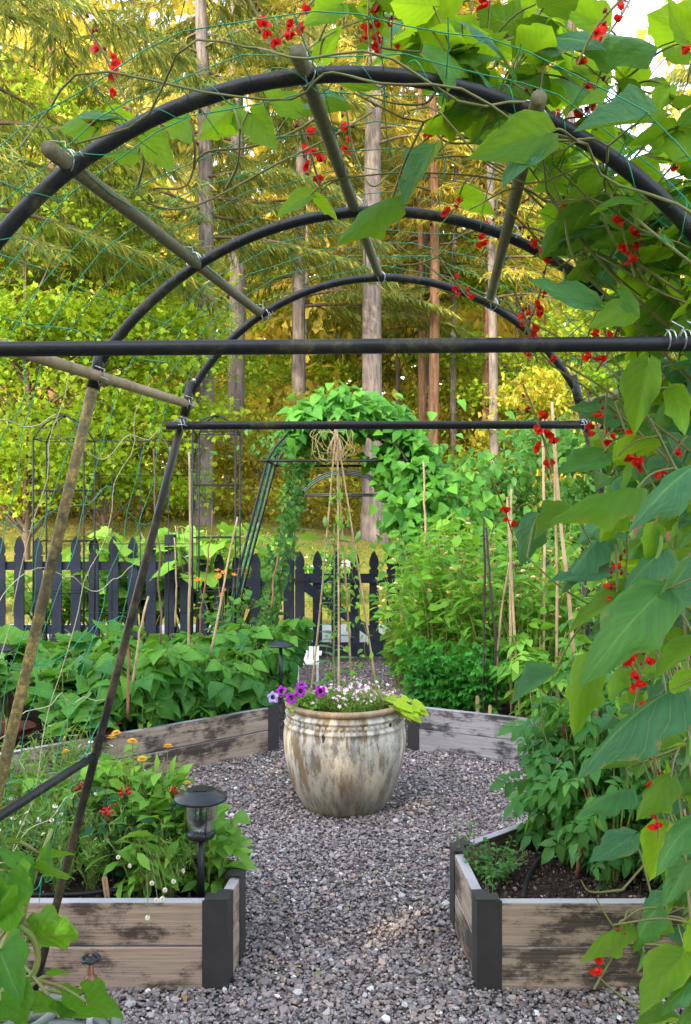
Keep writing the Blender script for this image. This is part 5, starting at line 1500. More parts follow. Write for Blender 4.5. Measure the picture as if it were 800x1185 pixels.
tv = thing('climbing_vine', 'thin small-leaved vine climbing the right-hand cane of the urn tripod', 'climber', POT + [.10, 0, PZ]); ms, ml = MB(), MB(); O = []
for x0 in (.17, -.10, .05):
    t = np.linspace(0, 1, 40); A = POT + [x0, -.03, PZ]; B = P(390, 540, 4.68); c = A + (B - A) * t[:, None]; c = c + .014 * np.column_stack([np.cos(t * 40), np.sin(t * 40), 0 * t]); tube(ms, c, .0016, 4, False)
    O.extend(c[i] + rng.normal(size=3) * .018 for i in rng.integers(0, 36, 46))
O = np.array(O); n = len(O); ml.inst(T_OV, orient(rng.normal(size=(n, 3)) + [0, 0, -.3], rng.normal(size=(n, 3)) * .5 + [0, -.4, .8]), O, rng.uniform(.022, .045, n)); ms.build('stem', M['vine'], tv); ml.build('foliage', M['straw'], tv)
# ---- lower left squash -------------------------------------------------------
def hero_leaves(ml, rows, tms, mat=None, stem=None, anchors=None, sr=.0022, rnd=None):
    """rows: base px,py, tip px,py, depth, roll in degrees, depth lean of the tip; builds single leaves where they hang"""
    for k, (bx, by, tx, ty, d, roll, lean) in enumerate(rows):
        b = P(bx, by, d); t = P(tx, ty, d + lean); L = np.linalg.norm(t - b); wx = (.72 + .16 * ((k * 7 + int(bx)) % 5) / 4) * (.74 if L > .145 else 1.0); Yd = (t - b) / L
        view = nrm(np.array([0, 0, CAMZ]) - b); n0 = nrm(view - Yd * (view @ Yd)); n1 = np.cross(Yd, n0); a = math.radians(roll)
        N = n0 * math.cos(a) + n1 * math.sin(a)
        if N[2] < 0: N = -N
        ml.inst(tms[k % len(tms)], orient(Yd[None], N[None]), b[None], np.array([[L * 1.02 * wx, L * 1.02, L * 1.02]]), np.array([rng.random() if rnd is None else rnd[k % len(rnd)]]))
        if stem is not None:
            if anchors is not None:
                A = anchors[np.argmin(np.linalg.norm(anchors - b, axis=1))]; dist = np.linalg.norm(A - b)
                if dist > .30: A = b + (A - b) / dist * .16
            else: A = b - Yd * .06 + [0, 0, -.04]
            tube(stem, spline([b, b * .6 + A * .4 + [0, 0, .012], A], 8), [sr, sr * 1.3], 5, False)


sq = thing('squash_vine', 'big-leaved squash vine filling the lower left corner', 'squash plant', P(20, 1185, 2.1) * [1, 1, 0]); ml, ms = MB(), MB()
rows = [(8, 1010, 8, 1085, 1.95, 15, -.05), (40, 1085, 98, 1074, 2.05, 25, -.08), (38, 1088, 58, 1050, 2.05, 65, .05), (-10, 1060, 20, 1020, 1.9, 20, .0), (0, 1100, 18, 1150, 1.85, 10, -.1), (-5, 1105, 28, 1130, 1.9, 30, 0), (48, 1010, 92, 1004, 2.1, 60, -.05), (45, 1000, 60, 972, 2.1, 50, .05), (20, 1000, 0, 980, 2.0, 40, 0), (55, 995, 88, 985, 2.2, 70, 0),
        (36, 1168, 100, 1150, 1.95, 55, -.06), (100, 1160, 148, 1174, 2.0, 50, -.05), (20, 1145, 25, 1190, 1.8, 20, -.05), (60, 1130, 84, 1123, 2.15, 70, 0), (0, 1160, 28, 1185, 1.75, 30, 0), (70, 1178, 130, 1172, 1.9, 62, 0), (72, 1150, 98, 1142, 2.1, 40, 0), (15, 1000, 40, 1030, 2.05, 30, 0), (10, 975, 32, 965, 2.1, 70, 0), (-20, 1010, -10, 1070, 1.9, 20, 0), (-25, 1120, 5, 1160, 1.8, 25, 0)]
an = spline([P(30, 1195, 2.1), P(28, 1150, 2.1), P(22, 1100, 2.08), P(30, 1050, 2.08), P(45, 1000, 2.12), P(60, 960, 2.2)], 40); tube(ms, an, .006, 7)
tube(ms, spline([P(20, 1071, 2.02), P(38, 1085, 2.02), P(44, 1108, 2.02), P(38, 1128, 2.02), P(26, 1136, 2.03)], 16), .0075, 7); tube(ms, spline([P(12, 1120, 2.0), P(20, 1098, 2.0), P(38, 1088, 2.04)], 12), .0045, 6)
tube(ms, spline([P(8, 1100, 1.98), P(8, 1050, 1.98), P(10, 1010, 1.96)], 12), .008, 7)
hero_leaves(ml, rows, T_HEART, None, ms, an, .004); ms.build('stem', M['stem'], sq); ml.build('foliage', M['squash'], sq)
mb = MB(); c = P(0, 1175, 1.8); Y = nrm([[.5, -.3, .8], [-.3, -.6, .7], [.2, -.5, 1]]); mb.inst(T_OV, orient(Y, rng.normal(size=(3, 3))), np.tile(c, (3, 1)), np.full(3, .055)); mb.build('flower', M['orange'], sq)

# =================================================================== runner beans over the tunnel
VR = [('runner_bean', 'runner bean shoots trailing left across the tunnel roof, between the left and middle purlin', lambda x, y: y < 285 and x < 432),
      ('runner_bean', 'dense runner bean tangle above the near hoop, hiding the end of the right purlin', lambda x, y: y < 235),
      ('runner_bean', 'runner bean leaves between the near hoop and the near crossbar on the right', lambda x, y: y < 408),
      ('runner_bean', 'runner bean leaves with red flowers just below the near crossbar on the right', lambda x, y: y < 625),
      ('runner_bean', 'runner bean with the largest bluish leaves at right, level with the gate', lambda x, y: y < 800),
      ('runner_bean', 'runner bean leaves hanging in front of the tomato plants in the front right bed', lambda x, y: y < 1035),
      ('runner_bean', 'lowest runner bean shoot trailing in front of the right bed boards', lambda x, y: True)]
VROOT = [thing(n, l, 'bean vine', (.95 + .05 * i, 1.35 + .2 * i, 0), 'scarlet runner beans on the tunnel') for i, (n, l, f) in enumerate(VR)]
VS = [MB() for _ in VR]; VL = [MB() for _ in VR]; VD = [MB() for _ in VR]


def region(p):
    x = 400 + p[0] / p[1] * FPX; y = 592.5 - (p[2] - CAMZ) / p[1] * FPX
    for i, r in enumerate(VR):
        if r[2](x, y): return i, x, y
    return len(VR) - 1, x, y


ANCH = []; MAIN = {i: [] for i in range(7)}
# climbing main stems: from the ground up the right wall and over the roof
for i in range(7):
    for k in range(2 if i < 2 else 4):
        y0 = 1.38 + .205 * i + rng.normal() * .05; top = {0: -.55, 1: .15, 2: .45, 3: .8, 4: 1.0, 5: 1.35, 6: 1.72}[i] + rng.normal() * .08
        ss = np.linspace(1.98, top, 26); ph = rng.random() * 6
        pts = np.array([roof_pt(s, float(np.clip(y0 + .05 * math.sin(s * 8 + ph) + (1.9 - s) * .04 * rng.normal(), 1.25, 2.95))) + np.array([-.02 + .05 * math.sin(s * 11 + ph), 0, .02 * math.sin(s * 9 + ph) - (.07 * rng.random() if s < .6 else 0)]) for s in ss])
        pts = spline(pts, 70); tube(VS[i], pts, [.0034, .0018], 5, False); ANCH.append(pts); MAIN[i].append(pts)
# loose vines that hang below / loop over the roof
loops = [(0, [(160, 205, 1.7), (168, 232, 1.7), (205, 242, 1.72), (250, 228, 1.75), (320, 190, 1.8), (380, 160, 1.85), (430, 130, 1.9)]), (0, [(178, 218, 1.65), (215, 215, 1.68), (235, 178, 1.66), (290, 170, 1.7), (345, 150, 1.75), (385, 120, 1.8)]), (0, [(165, 160, 1.6), (166, 190, 1.62), (160, 215, 1.66)]), (0, [(215, 120, 1.6), (225, 165, 1.6), (225, 195, 1.64)]), (0, [(278, 150, 1.58), (275, 190, 1.62), (262, 218, 1.7)]),
         (0, [(345, 65, 1.5), (390, 35, 1.6), (440, 20, 1.7), (500, 28, 1.8)]), (1, [(410, 40, 1.7), (440, 55, 1.7), (500, 60, 1.72), (560, 52, 1.75), (600, 40, 1.8), (620, 18, 1.8)]), (1, [(400, 100, 1.8), (450, 118, 1.8), (490, 120, 1.8), (505, 105, 1.78)]), (1, [(545, 160, 1.8), (505, 145, 1.85), (520, 165, 1.85), (600, 170, 1.9), (680, 230, 1.9)]), (1, [(405, 205, 1.9), (470, 200, 1.9), (560, 205, 1.95), (620, 225, 2.0), (680, 280, 2.0)]),
         (2, [(405, 160, 2.0), (430, 215, 2.0), (470, 190, 2.0), (560, 185, 2.0), (640, 250, 2.0)]), (2, [(420, 255, 2.2), (455, 303, 2.2), (500, 300, 2.2), (540, 270, 2.2), (620, 265, 2.2), (700, 320, 2.1)]), (2, [(455, 280, 2.3), (520, 325, 2.3), (600, 365, 2.3), (680, 410, 2.2), (760, 470, 2.0)]), (2, [(610, 190, 1.7), (660, 260, 1.7), (720, 330, 1.7), (800, 400, 1.7)]), (2, [(640, 190, 1.6), (690, 240, 1.6), (720, 290, 1.6), (790, 340, 1.6)]), (2, [(625, 180, 1.65), (650, 235, 1.65), (665, 300, 1.65), (720, 360, 1.7), (810, 450, 1.7)]),
         (1, [(545, 0, 1.8), (548, 60, 1.8), (546, 100, 1.8)]), (1, [(690, 0, 1.7), (700, 60, 1.7), (720, 100, 1.7), (690, 150, 1.65), (720, 200, 1.6)]), (1, [(740, 62, 1.6), (720, 100, 1.58), (700, 140, 1.6), (695, 190, 1.6)]),
         (3, [(600, 400, 1.75), (650, 430, 1.72), (700, 465, 1.7), (750, 510, 1.65), (800, 560, 1.6)]), (3, [(650, 420, 1.7), (700, 450, 1.7), (770, 500, 1.68), (810, 530, 1.65)]), (3, [(705, 405, 1.6), (730, 450, 1.6), (760, 500, 1.6), (790, 560, 1.6)]), (4, [(690, 640, 1.8), (720, 660, 1.75), (770, 690, 1.65)]), (4, [(610, 645, 1.8), (650, 680, 1.78), (700, 710, 1.75), (760, 750, 1.7)]),
         (5, [(725, 890, 1.8), (750, 880, 1.75), (800, 860, 1.7)]), (6, [(672, 1018, 2.3), (684, 1032, 2.3), (720, 1030, 2.3)]), (6, [(690, 1040, 1.75), (705, 1065, 1.75), (725, 1090, 1.75), (760, 1115, 1.75), (810, 1150, 1.75)]), (6, [(692, 1130, 1.72), (715, 1150, 1.72), (750, 1172, 1.72), (800, 1190, 1.72)]), (6, [(760, 1060, 1.8), (785, 1062, 1.8), (800, 1072, 1.8)])]
for i, rows in loops:
    pts = spline([P(*r) for r in rows], 40); tube(VS[i], pts, [.0017, .0032], 6, False, rnd=rng.random()); ANCH.append(pts)
    if i >= 3:
        MS = np.concatenate(MAIN[i]); a = MS[np.argmin(np.linalg.norm(MS - pts[-1], axis=1))]; tube(VS[i], spline([pts[-1], (pts[-1] + a) / 2 + [0, 0, .03], a], 12), [.0032, .0034], 6, False)
AN = np.concatenate(ANCH)

HERO = [(635, 155, 548, 176, 1.36, 20, -.03), (622, 165, 578, 190, 1.37, 65, -.04), (758, 141, 667, 147, 1.36, 62, -.05), (752, 50, 660, 17, 1.5, 68, -.06), (797, 48, 768, 8, 1.45, 30, 0), (738, 66, 718, 125, 1.55, 8, .05), (775, 100, 752, 135, 1.5, 10, 0), (795, 180, 772, 132, 1.5, 15, .03), (508, 175, 464, 240, 1.7, 60, -.04), (455, 228, 386, 262, 1.72, 55, -.04),
        (648, 258, 622, 292, 1.7, 35, 0), (690, 352, 604, 332, 1.55, 52, -.05), (730, 360, 686, 373, 1.5, 30, -.04), (730, 360, 738, 316, 1.5, 40, .04), (620, 5, 655, 28, 1.6, 40, 0), (630, 25, 610, 78, 1.65, 12, 0), (628, 85, 583, 106, 1.6, 50, -.03), (700, 95, 640, 60, 1.6, 25, 0), (532, 225, 575, 245, 2.0, 30, 0), (560, 60, 500, 20, 1.8, 15, 0), (510, 60, 545, 15, 1.85, 20, 0), (585, 100, 545, 130, 1.75, 25, 0), (700, 30, 640, 8, 1.55, 20, 0), (690, 150, 725, 180, 1.55, 12, 0), (735, 190, 775, 225, 1.55, 15, 0), (700, 200, 655, 225, 1.6, 25, 0), (760, 215, 735, 265, 1.55, 18, 0),
        (112, 140, 60, 142, 1.62, 25, .02), (95, 132, 142, 121, 1.6, 78, 0), (125, 130, 160, 142, 1.62, 35, 0), (166, 155, 206, 198, 1.58, 15, 0), (198, 130, 232, 168, 1.6, 18, 0), (268, 128, 230, 162, 1.6, 15, 0), (287, 145, 264, 110, 1.6, 20, 0), (292, 132, 328, 176, 1.58, 12, 0), (345, 130, 302, 102, 1.62, 22, 0), (360, 225, 318, 246, 1.9, 45, 0), (366, 228, 398, 246, 1.9, 50, 0), (400, 128, 326, 138, 1.66, 80, 0), (395, 5, 350, 36, 1.5, 15, 0), (160, 178, 122, 170, 1.62, 40, 0), (385, 90, 440, 110, 1.75, 60, 0), (370, 70, 392, 30, 1.6, 20, 0), (420, 8, 460, 40, 1.7, 20, 0), (400, 12, 425, 28, 1.6, 70, 0),
        (737, 565, 640, 574, 1.55, 62, -.06), (806, 538, 733, 582, 1.35, 40, -.06), (698, 525, 647, 556, 1.65, 50, -.05), (715, 528, 764, 508, 1.6, 35, .03), (622, 598, 598, 646, 1.85, 22, -.03), (658, 590, 618, 622, 1.8, 48, -.03), (722, 580, 690, 622, 1.65, 25, 0), (692, 627, 640, 668, 1.75, 58, -.03), (704, 657, 638, 681, 1.75, 62, -.04), (745, 678, 652, 716, 1.6, 66, -.06), (768, 683, 682, 756, 1.45, 22, -.10), (766, 694, 806, 640, 1.45, 35, .04), (757, 608, 744, 648, 1.6, 20, 0), (768, 638, 710, 676, 1.6, 50, -.03), (720, 480, 655, 478, 1.7, 40, -.03), (750, 420, 728, 500, 1.5, 28, 0), (780, 450, 800, 500, 1.5, 20, 0),
        (642, 780, 590, 813, 1.85, 55, -.04), (682, 762, 660, 846, 1.7, 12, -.05), (781, 797, 662, 853, 1.5, 55, -.08), (779, 797, 815, 775, 1.45, 50, 0), (806, 742, 754, 776, 1.5, 58, -.03), (775, 828, 720, 832, 1.6, 72, -.03), (731, 887, 679, 890, 1.75, 76, -.03), (776, 900, 734, 938, 1.6, 30, -.03), (727, 913, 667, 921, 1.8, 68, -.04), (733, 967, 684, 1004, 1.85, 45, -.04), (772, 957, 748, 1020, 1.7, 15, 0), (806, 950, 750, 988, 1.55, 50, -.03), (790, 862, 745, 872, 1.65, 60, 0),
        (724, 1069, 664, 1093, 1.75, 70, -.03), (761, 1050, 725, 1092, 1.72, 35, -.02), (768, 1036, 744, 1053, 1.75, 30, 0), (789, 1106, 736, 1163, 1.6, 42, -.05), (806, 1136, 757, 1158, 1.55, 50, 0), (784, 1182, 730, 1188, 1.6, 65, 0), (806, 1070, 782, 1114, 1.6, 30, 0), (815, 1160, 775, 1185, 1.55, 30, 0), (795, 1000, 770, 1050, 1.65, 25, 0)]
for k, row in enumerate(HERO):
    i, x, y = region(P((row[0] + row[2]) / 2, (row[1] + row[3]) / 2, row[4])); rr = rng.random() * .5 if row[5] >= 60 and y < 300 else (.62 + .38 * rng.random() if y < 300 else (.05 + .6 * rng.random() if k % 3 else .65 + .35 * rng.random())); hero_leaves(VL[i], [row], [T_BEAN[k % 6]], None, VS[i], AN, .0018, [rr])


def edge(py):
    return np.interp(py, [0, 100, 130, 200, 260, 330, 400, 480, 560, 640, 720, 800, 880, 960, 1040, 1120, 1185], [455, 480, 530, 625, 655, 668, 690, 705, 690, 685, 672, 680, 700, 722, 758, 775, 770])


acc = {i: [[], [], [], []] for i in range(7)}
cnt = 0; tries = 0
while cnt < 720 and tries < 30000:
    tries += 1; s = rng.uniform(.15, 1.92); yy = rng.uniform(1.5 if s < 1 else 1.62, 2.95); p = roof_pt(s, yy)
    inn = abs(rng.normal()) * .07 - .03; p = p + (np.array([-inn, 0, 0]) if s > 1 else np.array([0, 0, rng.uniform(-.04, .22)]))
    i, x, y = region(p)
    if x > 860 or y < -80 or y > 1230 or x < edge(np.clip(y, 0, 1185)) + abs(rng.normal()) * 18 + (60 if 350 < y < 480 and x < 700 else 0): continue
    if 675 < x < 770 and y < 190 and rng.random() < .75: continue
    if y > 560 and rng.random() < .42: continue
    if s > 1: Y = [-.5 + rng.normal() * .5, -.35 + rng.normal() * .5, -.45 + rng.normal() * .35]; N = [-.45 + rng.normal() * .3, -.4 + rng.normal() * .35, .8]
    else: Y = [rng.normal(), rng.normal(), -.25 + rng.normal() * .3]; N = [rng.normal() * .35, rng.normal() * .35, 1]
    A = acc[i]; A[0].append(Y); A[1].append(N); A[2].append(p); A[3].append(rng.uniform(.065, .118)); cnt += 1
for k in range(70):                                        # shoots standing above the roof
    px = rng.uniform(430, 810); py = rng.uniform(-60, 110)
    if (670 < px < 765) or (px < 490 and py > 60): continue
    p = P(px, py, rng.uniform(1.5, 2.3)); i = 1; A = acc[i]; A[0].append([rng.normal(), rng.normal(), -.3 + rng.normal() * .4]); A[1].append([rng.normal() * .5, rng.normal() * .5, 1]); A[2].append(p); A[3].append(rng.uniform(.08, .12))
for i, A in acc.items():
    if not A[0]: continue
    Y, N, O, S = map(np.array, A); w = rng.integers(0, 6, len(S))
    for k in range(6):
        m = w == k
        if m.any(): VL[i].inst(T_BEAN[k], orient(Y[m], N[m]), O[m], S[m])
    for o in O:
        a = AN[np.argmin(np.linalg.norm(AN - o, axis=1))]; ds = np.linalg.norm(a - o)
        if ds > .25: a = o + (a - o) / ds * .12
        tube(VS[i], spline([o, (o + a) / 2 + [0, 0, .015], a], 6), .0017, 4, False)
# dry straw-coloured stems low in the tangle
for k in range(170):
    s = rng.uniform(1.15, 1.95); yy = rng.uniform(1.5, 2.9); a = roof_pt(s, yy); b = roof_pt(min(1.98, s + rng.uniform(.1, .45)), yy + rng.normal() * .12) + rng.normal(size=3) * .03
    a = a + rng.normal(size=3) * .04; i, x, y = region((a + b) / 2)
    if x < 690: continue
    tube(VD[i], spline([a, (a + b) / 2 + rng.normal(size=3) * .04, b], 8), .0019, 4, False)
for i in range(7):
    VS[i].build('vine_stem', M['vine'], VROOT[i]); VL[i].build('foliage', M['bean'], VROOT[i])
    if VD[i].V: VD[i].build('dry_stem', M['straw_stem'], VROOT[i])
FLW = [(318, 45, 1.52), (322, 62, 1.52), (146, 110, 1.6), (103, 156, 1.6), (430, 66, 1.7), (440, 60, 1.7), (470, 22, 1.75), (453, 50, 1.72), (485, 160, 1.85), (410, 182, 1.85), (372, 213, 1.9), (668, 66, 1.45), (690, 50, 1.45), (655, 145, 1.5), (670, 155, 1.5), (655, 250, 1.7), (735, 312, 1.6), (556, 290, 2.2), (606, 380, 2.0), (640, 415, 1.7), (672, 416, 1.68), (690, 422, 1.68), (622, 412, 1.8), (700, 502, 1.65), (702, 515, 1.65), (594, 612, 2.3), (640, 540, 1.75), (770, 538, 1.6), (706, 738, 1.6), (740, 772, 1.6), (733, 818, 1.55), (735, 770, 1.7), (762, 962, 1.62), (688, 1136, 1.7), (795, 90, 1.5), (782, 185, 1.55), (548, 345, 2.3), (650, 300, 1.8), (760, 560, 1.6), (718, 680, 1.7), (512, 250, 2.0), (560, 20, 1.8)]
for k, (px, py, d) in enumerate(FLW):
    p = P(px, py + 8, d); i, x, y = region(p); part(F_RAC[k % 4], 'flower_cluster', VROOT[i], p - wloc(VROOT[i]), face(nrm([rng.normal() * .4, rng.normal() * .3, 1 if py < 700 else .6]), rng.random() * 6), rng.uniform(.9, 1.2))
def pod(px, py, d, L, i):
    mb = MB(); p = P(px, py, d); tube(mb, spline([p, p + [.004, 0, -.35 * L], p + [-.002, -.004, -.75 * L], p + [-.016 * L / .08, -.006, -L]], 12), [.001, .004, .0045, .0035, .0008], 8); mb.build('bean_pod', M['pod'], VROOT[i])
pod(795, 843, 1.5, .075, 5); pod(742, 1092, 1.73, .055, 6); pod(652, 310, 1.8, .06, 2); pod(762, 610, 1.6, .07, 3)


# =================================================================== beans on the middle arch
def mass(name, label, cat, pts, size, tms, mat, nrmls, group=None, stems=None):
    root = thing(name, label, cat, np.array([pts[:, 0].mean(), pts[:, 1].mean(), 0]), group); ml = MB(); n = len(pts); w = rng.integers(0, len(tms), n)
    Y = rng.normal(size=(n, 3)) * .6 + [0, -.3, -.5]
    for k in range(len(tms)):
        m = w == k; ml.inst(tms[k], orient(Y[m], nrmls[m]), pts[m], rng.uniform(*size, m.sum()))
    ml.build('foliage', mat, root)
    if stems is not None:
        ms = MB()
        for s in stems: tube(ms, s, .006, 5, False)
        ms.build('stem', M['vine'], root)
    return root


def arch_pts(n, side):
    out = []; nn = []
    while len(out) < n:
        yy = rng.uniform(7.6, 8.7)
        if side == 'right':
            t = rng.beta(1.3, 1.1); x = .47 + .27 * (1 - t) * 2.06 * .9 - .10 * t + rng.normal() * .15; z = 2.1 * t + .12; out.append((x + .12, yy, z)); nn.append((.2 + rng.normal() * .4, -.8, .6))
        elif side == 'roof':
            a = rng.uniform(-.75, 1.35); x = .02 + .80 * math.sin(a); z = 1.80 + .74 * math.cos(a) + rng.normal() * .09; out.append((x, yy, z)); nn.append((math.sin(a) * .6 + rng.normal() * .3, -.6, .8))
        else:
            t = rng.random(); x = -.66 - .26 * 2.06 * (1 - t) * .8 + rng.normal() * .06; z = 2.05 * t + .05; out.append((x + .22, rng.uniform(8.2, 8.7), z)); nn.append((rng.normal() * .5, -.8, .5))
    return np.array(out), np.array(nn)


p_, n_ = arch_pts(1900, 'right'); mass('climbing_bean', 'dense green climbing beans covering the right side of the middle arch', 'bean vine', p_, (.08, .14), T_BEANLO, M['arch'], n_, 'climbing beans on the middle arch', [spline([(.95, 8, 0), (.75, 8, 1.0), (.55, 8, 2.0)], 10), spline([(.98, 8.3, 0), (.7, 8.3, 1.0), (.5, 8.3, 2.0)], 10)])
p_, n_ = arch_pts(1700, 'roof'); mass('climbing_bean', 'bright green bean leaves heaped over the top of the middle arch', 'bean vine', p_, (.08, .14), T_BEANLO, M['arch'], n_, 'climbing beans on the middle arch', [spline([(.5, 8, 2.0), (.3, 8, 2.35), (-.1, 8, 2.45), (-.5, 8, 2.25)], 10)])
p_ = np.column_stack([rng.normal(.95, .20, 1000), rng.uniform(7.5, 8.2, 1000), np.abs(rng.normal(1.15, .45, 1000))]); mass('climbing_bean', 'lower bean growth spreading right from the foot of the middle arch', 'bean vine', p_, (.07, .13), T_BEANLO, M['arch'], np.tile([0, -.7, .7], (1000, 1)) + rng.normal(size=(1000, 3)) * .35, 'climbing beans on the middle arch')
p_, n_ = arch_pts(1100, 'left'); mass('ivy', 'small-leaved dark climber up the left side of the middle arch', 'climber', p_, (.04, .08), [T_OV], M['ivy'], n_, None, [spline([(-.95, 8.5, 0), (-.7, 8.5, 1.0), (-.45, 8.5, 2.1)], 10)])
p_ = np.column_stack([rng.normal(-.42, .22, 500), rng.uniform(8.0, 8.7, 500), 2.25 + rng.normal(0, .10, 500)]); mass('ivy', 'small-leaved climber spreading over the left shoulder of the middle arch', 'climber', p_, (.04, .08), [T_OV], M['ivy'], np.tile([0, -.5, .8], (500, 1)) + rng.normal(size=(500, 3)) * .4)
# =================================================================== woods
def trunk_mesh(h, r0, mat):
    mb = MB(); n = 22; t = np.linspace(0, 1, n); p = np.column_stack([.12 * np.sin(t * 5), .1 * np.sin(t * 4 + 1), t * h - .4]); r = r0 * (1 - .72 * t); r[0] *= 1.5; r[1] *= 1.15
    tube(mb, p, r, 14, False)
    return mb


def conifer_crown(h, z0, Lmax, n, droop, nw=(.16, .30), dens=1.0, start=.1):
    mb, mbr = MB(), MB(); Y, N, O, S = [], [], [], []
    for k in range(n):
        t = (k + rng.random()) / n; z = z0 + (h - z0) * t; L = Lmax * (1 - t) ** .8 * rng.uniform(.6, 1.1) + .4; a = rng.random() * 2 * PI; d = np.array([math.cos(a), math.sin(a)])
        m = 12; u = np.linspace(0, 1, m); p = np.column_stack([d[0] * L * u, d[1] * L * u, z + .10 * L * u - droop * L * u * u]); tube(mbr, p, [.035 * (1 - t) + .012, .006], 4, False)
        side = np.array([-d[1], d[0], 0])
        for j in range(int(14 * dens * (L / 2 + .5))):
            v = rng.uniform(start, 1.0); i = min(m - 2, int(v * (m - 1))); o = p[i] + (p[i + 1] - p[i]) * rng.random(); sg = rng.choice([-1, 1]); tl = (.28 * (1 - v) + .14) * L * rng.uniform(.5, 1)
            tw = nrm(side * sg * .9 + np.array([d[0], d[1], -.15]) * .9); e = o + tw * tl - [0, 0, .25 * tl]; q = int(7 + tl * 15)
            for b in range(q):
                w = rng.random(); O.append(o + (e - o) * w); Y.append(nrm(tw * .7 + side * rng.normal() * .6 + [0, 0, -.35 + rng.normal() * .3])); N.append([rng.normal() * .4, rng.normal() * .4, 1]); S.append(rng.uniform(*nw))
    S = np.array(S); mb.inst(T_NEEDLE, orient(np.array(Y), np.array(N)), np.array(O), np.column_stack([S * .42, S, S])); return mb, mbr


def make_conifer(label, mat_bark, h, r0, z0, Lmax, n, droop, crown_mat, dens=1.0, nw=(.16, .30)):
    root = thing('conifer', label, 'tree', (0, 0, 0)); mb, mbr = conifer_crown(h, z0, Lmax, n, droop, nw, dens); tk = trunk_mesh(h, r0, mat_bark)
    for v, q, l in zip(mbr.V, mbr.Q, mbr.L): tk.V.append(v); tk.L.append(l)
    for q in mbr.Q: tk.Q.append(q + tk.n); tk.mq.append(np.full(len(q), 1))
    tk.n += mbr.n; tk.build('trunk', [mat_bark, M['twig']], root); mb.build('crown', crown_mat, root); return root


G_ = 'tall conifers of the wood'
cA = make_conifer('x', M['bark_grey'], 26, .27, 9.5, 2.8, 46, .35, M['conifer'])
cB = make_conifer('x', M['bark_red'], 24, .15, 8.5, 2.4, 46, .45, M['conifer'])
cC = make_conifer('x', M['bark_grey'], 22, .11, 6.5, 2.2, 46, .4, M['conifer'])
cD = make_conifer('x', M['bark_grey'], 20, .22, 5.2, 4.2, 64, .30, M['spruce'], 2.0, (.16, .30))
trees = [(cA, 270, 23, .92, 'pinkish-grey conifer trunk seen left of centre through the netting'), (cA, 437, 21, 1.02, 'thickest pale grey trunk, rising just right of the middle purlin'), (cB, 487, 26, .8, 'slim reddish trunk, left of the close reddish pair'), (cB, 498, 24, 1.15, 'stout reddish trunk, right of the close pair'), (cC, 530, 26, 1.0, 'thin straight grey trunk between the reddish pair and the forked-looking pair'), (cC, 568, 23, 1.3, 'grey trunk on the right, front one of a touching pair'), (cB, 560, 26, .9, 'orange-lit trunk behind the right-hand grey trunk'), (cC, 358, 31, 1.0, 'thin distant trunk left of the middle purlin'), (cA, 428, 33, .8, 'distant trunk half hidden behind the thickest pale trunk'), (cB, 612, 28, 1.0, 'reddish trunk behind the upper bean leaves'), (cC, 150, 27, 1.0, 'thin trunk behind the left maple'), (cB, 62, 25, 1.1, 'brown trunk behind the left end of the fence'), (cC, 540, 38, 1.0, 'very thin far trunk beside the thin grey trunk'), (cA, 396, 36, .8, 'far trunk just left of the middle arch'), (cA, 660, 26, .9, 'trunk hidden behind the runner beans at right'), (cA, 880, 23, 1.0, 'outermost trunk behind the shed'), (cC, 465, 30, .9, 'thin far trunk between the pale trunk and reddish pair')]
for i, (pr, px, d, s, lab) in enumerate(trees):
    x = (px - 400) * d / FPX; put(pr, (x, d, hz(x, d)), i * 2.1, (s, s, 1.0 if pr is not cA else 1.0), lab, G_)
for i, (x, d, s, lab) in enumerate(((-5.6, 13.2, 1.0, 'dark spruce with drooping blue-green boughs at the upper left'), (-1.2, 25, 1.1, 'dark spruce behind the middle purlin'), (2.6, 29, 1.2, 'dark spruce among the right-hand trunks'), (-3.2, 19, 1.0, 'dark spruce with drooping boughs above the left maple'), (-9.5, 20, 1.1, 'dark spruce at the far upper left behind the maple'), (9.5, 17, 1.0, 'dark spruce behind the shed at upper right'))):
    put(cD, (x, d, hz(x, d)), i * 1.9 + .4, s, lab, 'dark spruces around the garden')


def broadleaf(name, label, cat, h, w, n, tm, ls, mat, z0=.15, trunk=True, layers=9, group=None):
    root = thing(name, label, cat, (0, 0, 0), group); ml, ms = MB(), MB()
    if trunk: tube(ms, [(0, 0, -.2), (.05, .03, h * .3), (-.04, .05, h * .62), (0, 0, h * .85)], [.03 + h * .006, .012], 7, False)
    # leaf sprays: flattened clumps through the crown
    C = []
    for k in range(layers * 7):
        t = rng.uniform(z0, 1.0); r = w * math.sin(PI * min(1, .12 + t * .86)) ** .7 * math.sqrt(rng.random()); a = rng.random() * 2 * PI; c = np.array([r * math.cos(a), r * math.sin(a), t * h]); C.append(c)
        if trunk or k % 3 == 0: tube(ms, spline([(0, 0, max(0, c[2] - .55 * r - .1)), c * [.5, .5, 1] - [0, 0, .12 * r], c], 6), [.012 + .002 * h, .004], 4, False)
    C = np.array(C); idx = rng.integers(0, len(C), n); sp = np.array([.30, .30, .10]) * (w * .55 + .12)
    O = C[idx] + rng.normal(size=(n, 3)) * sp; O[:, 2] = np.maximum(O[:, 2], .05); Y = rng.normal(size=(n, 3)) + [0, 0, -.35]; N = rng.normal(size=(n, 3)) * .45 + [0, 0, 1]
    rn = (rng.random(len(C))[idx] * .6 + rng.random(n) * .4); ml.inst(tm, orient(Y, N), O, rng.uniform(*ls, n), rn)
    ms.build('trunk' if trunk else 'branches', M['twig'], root); ml.build('crown' if trunk else 'foliage', mat, root); return root


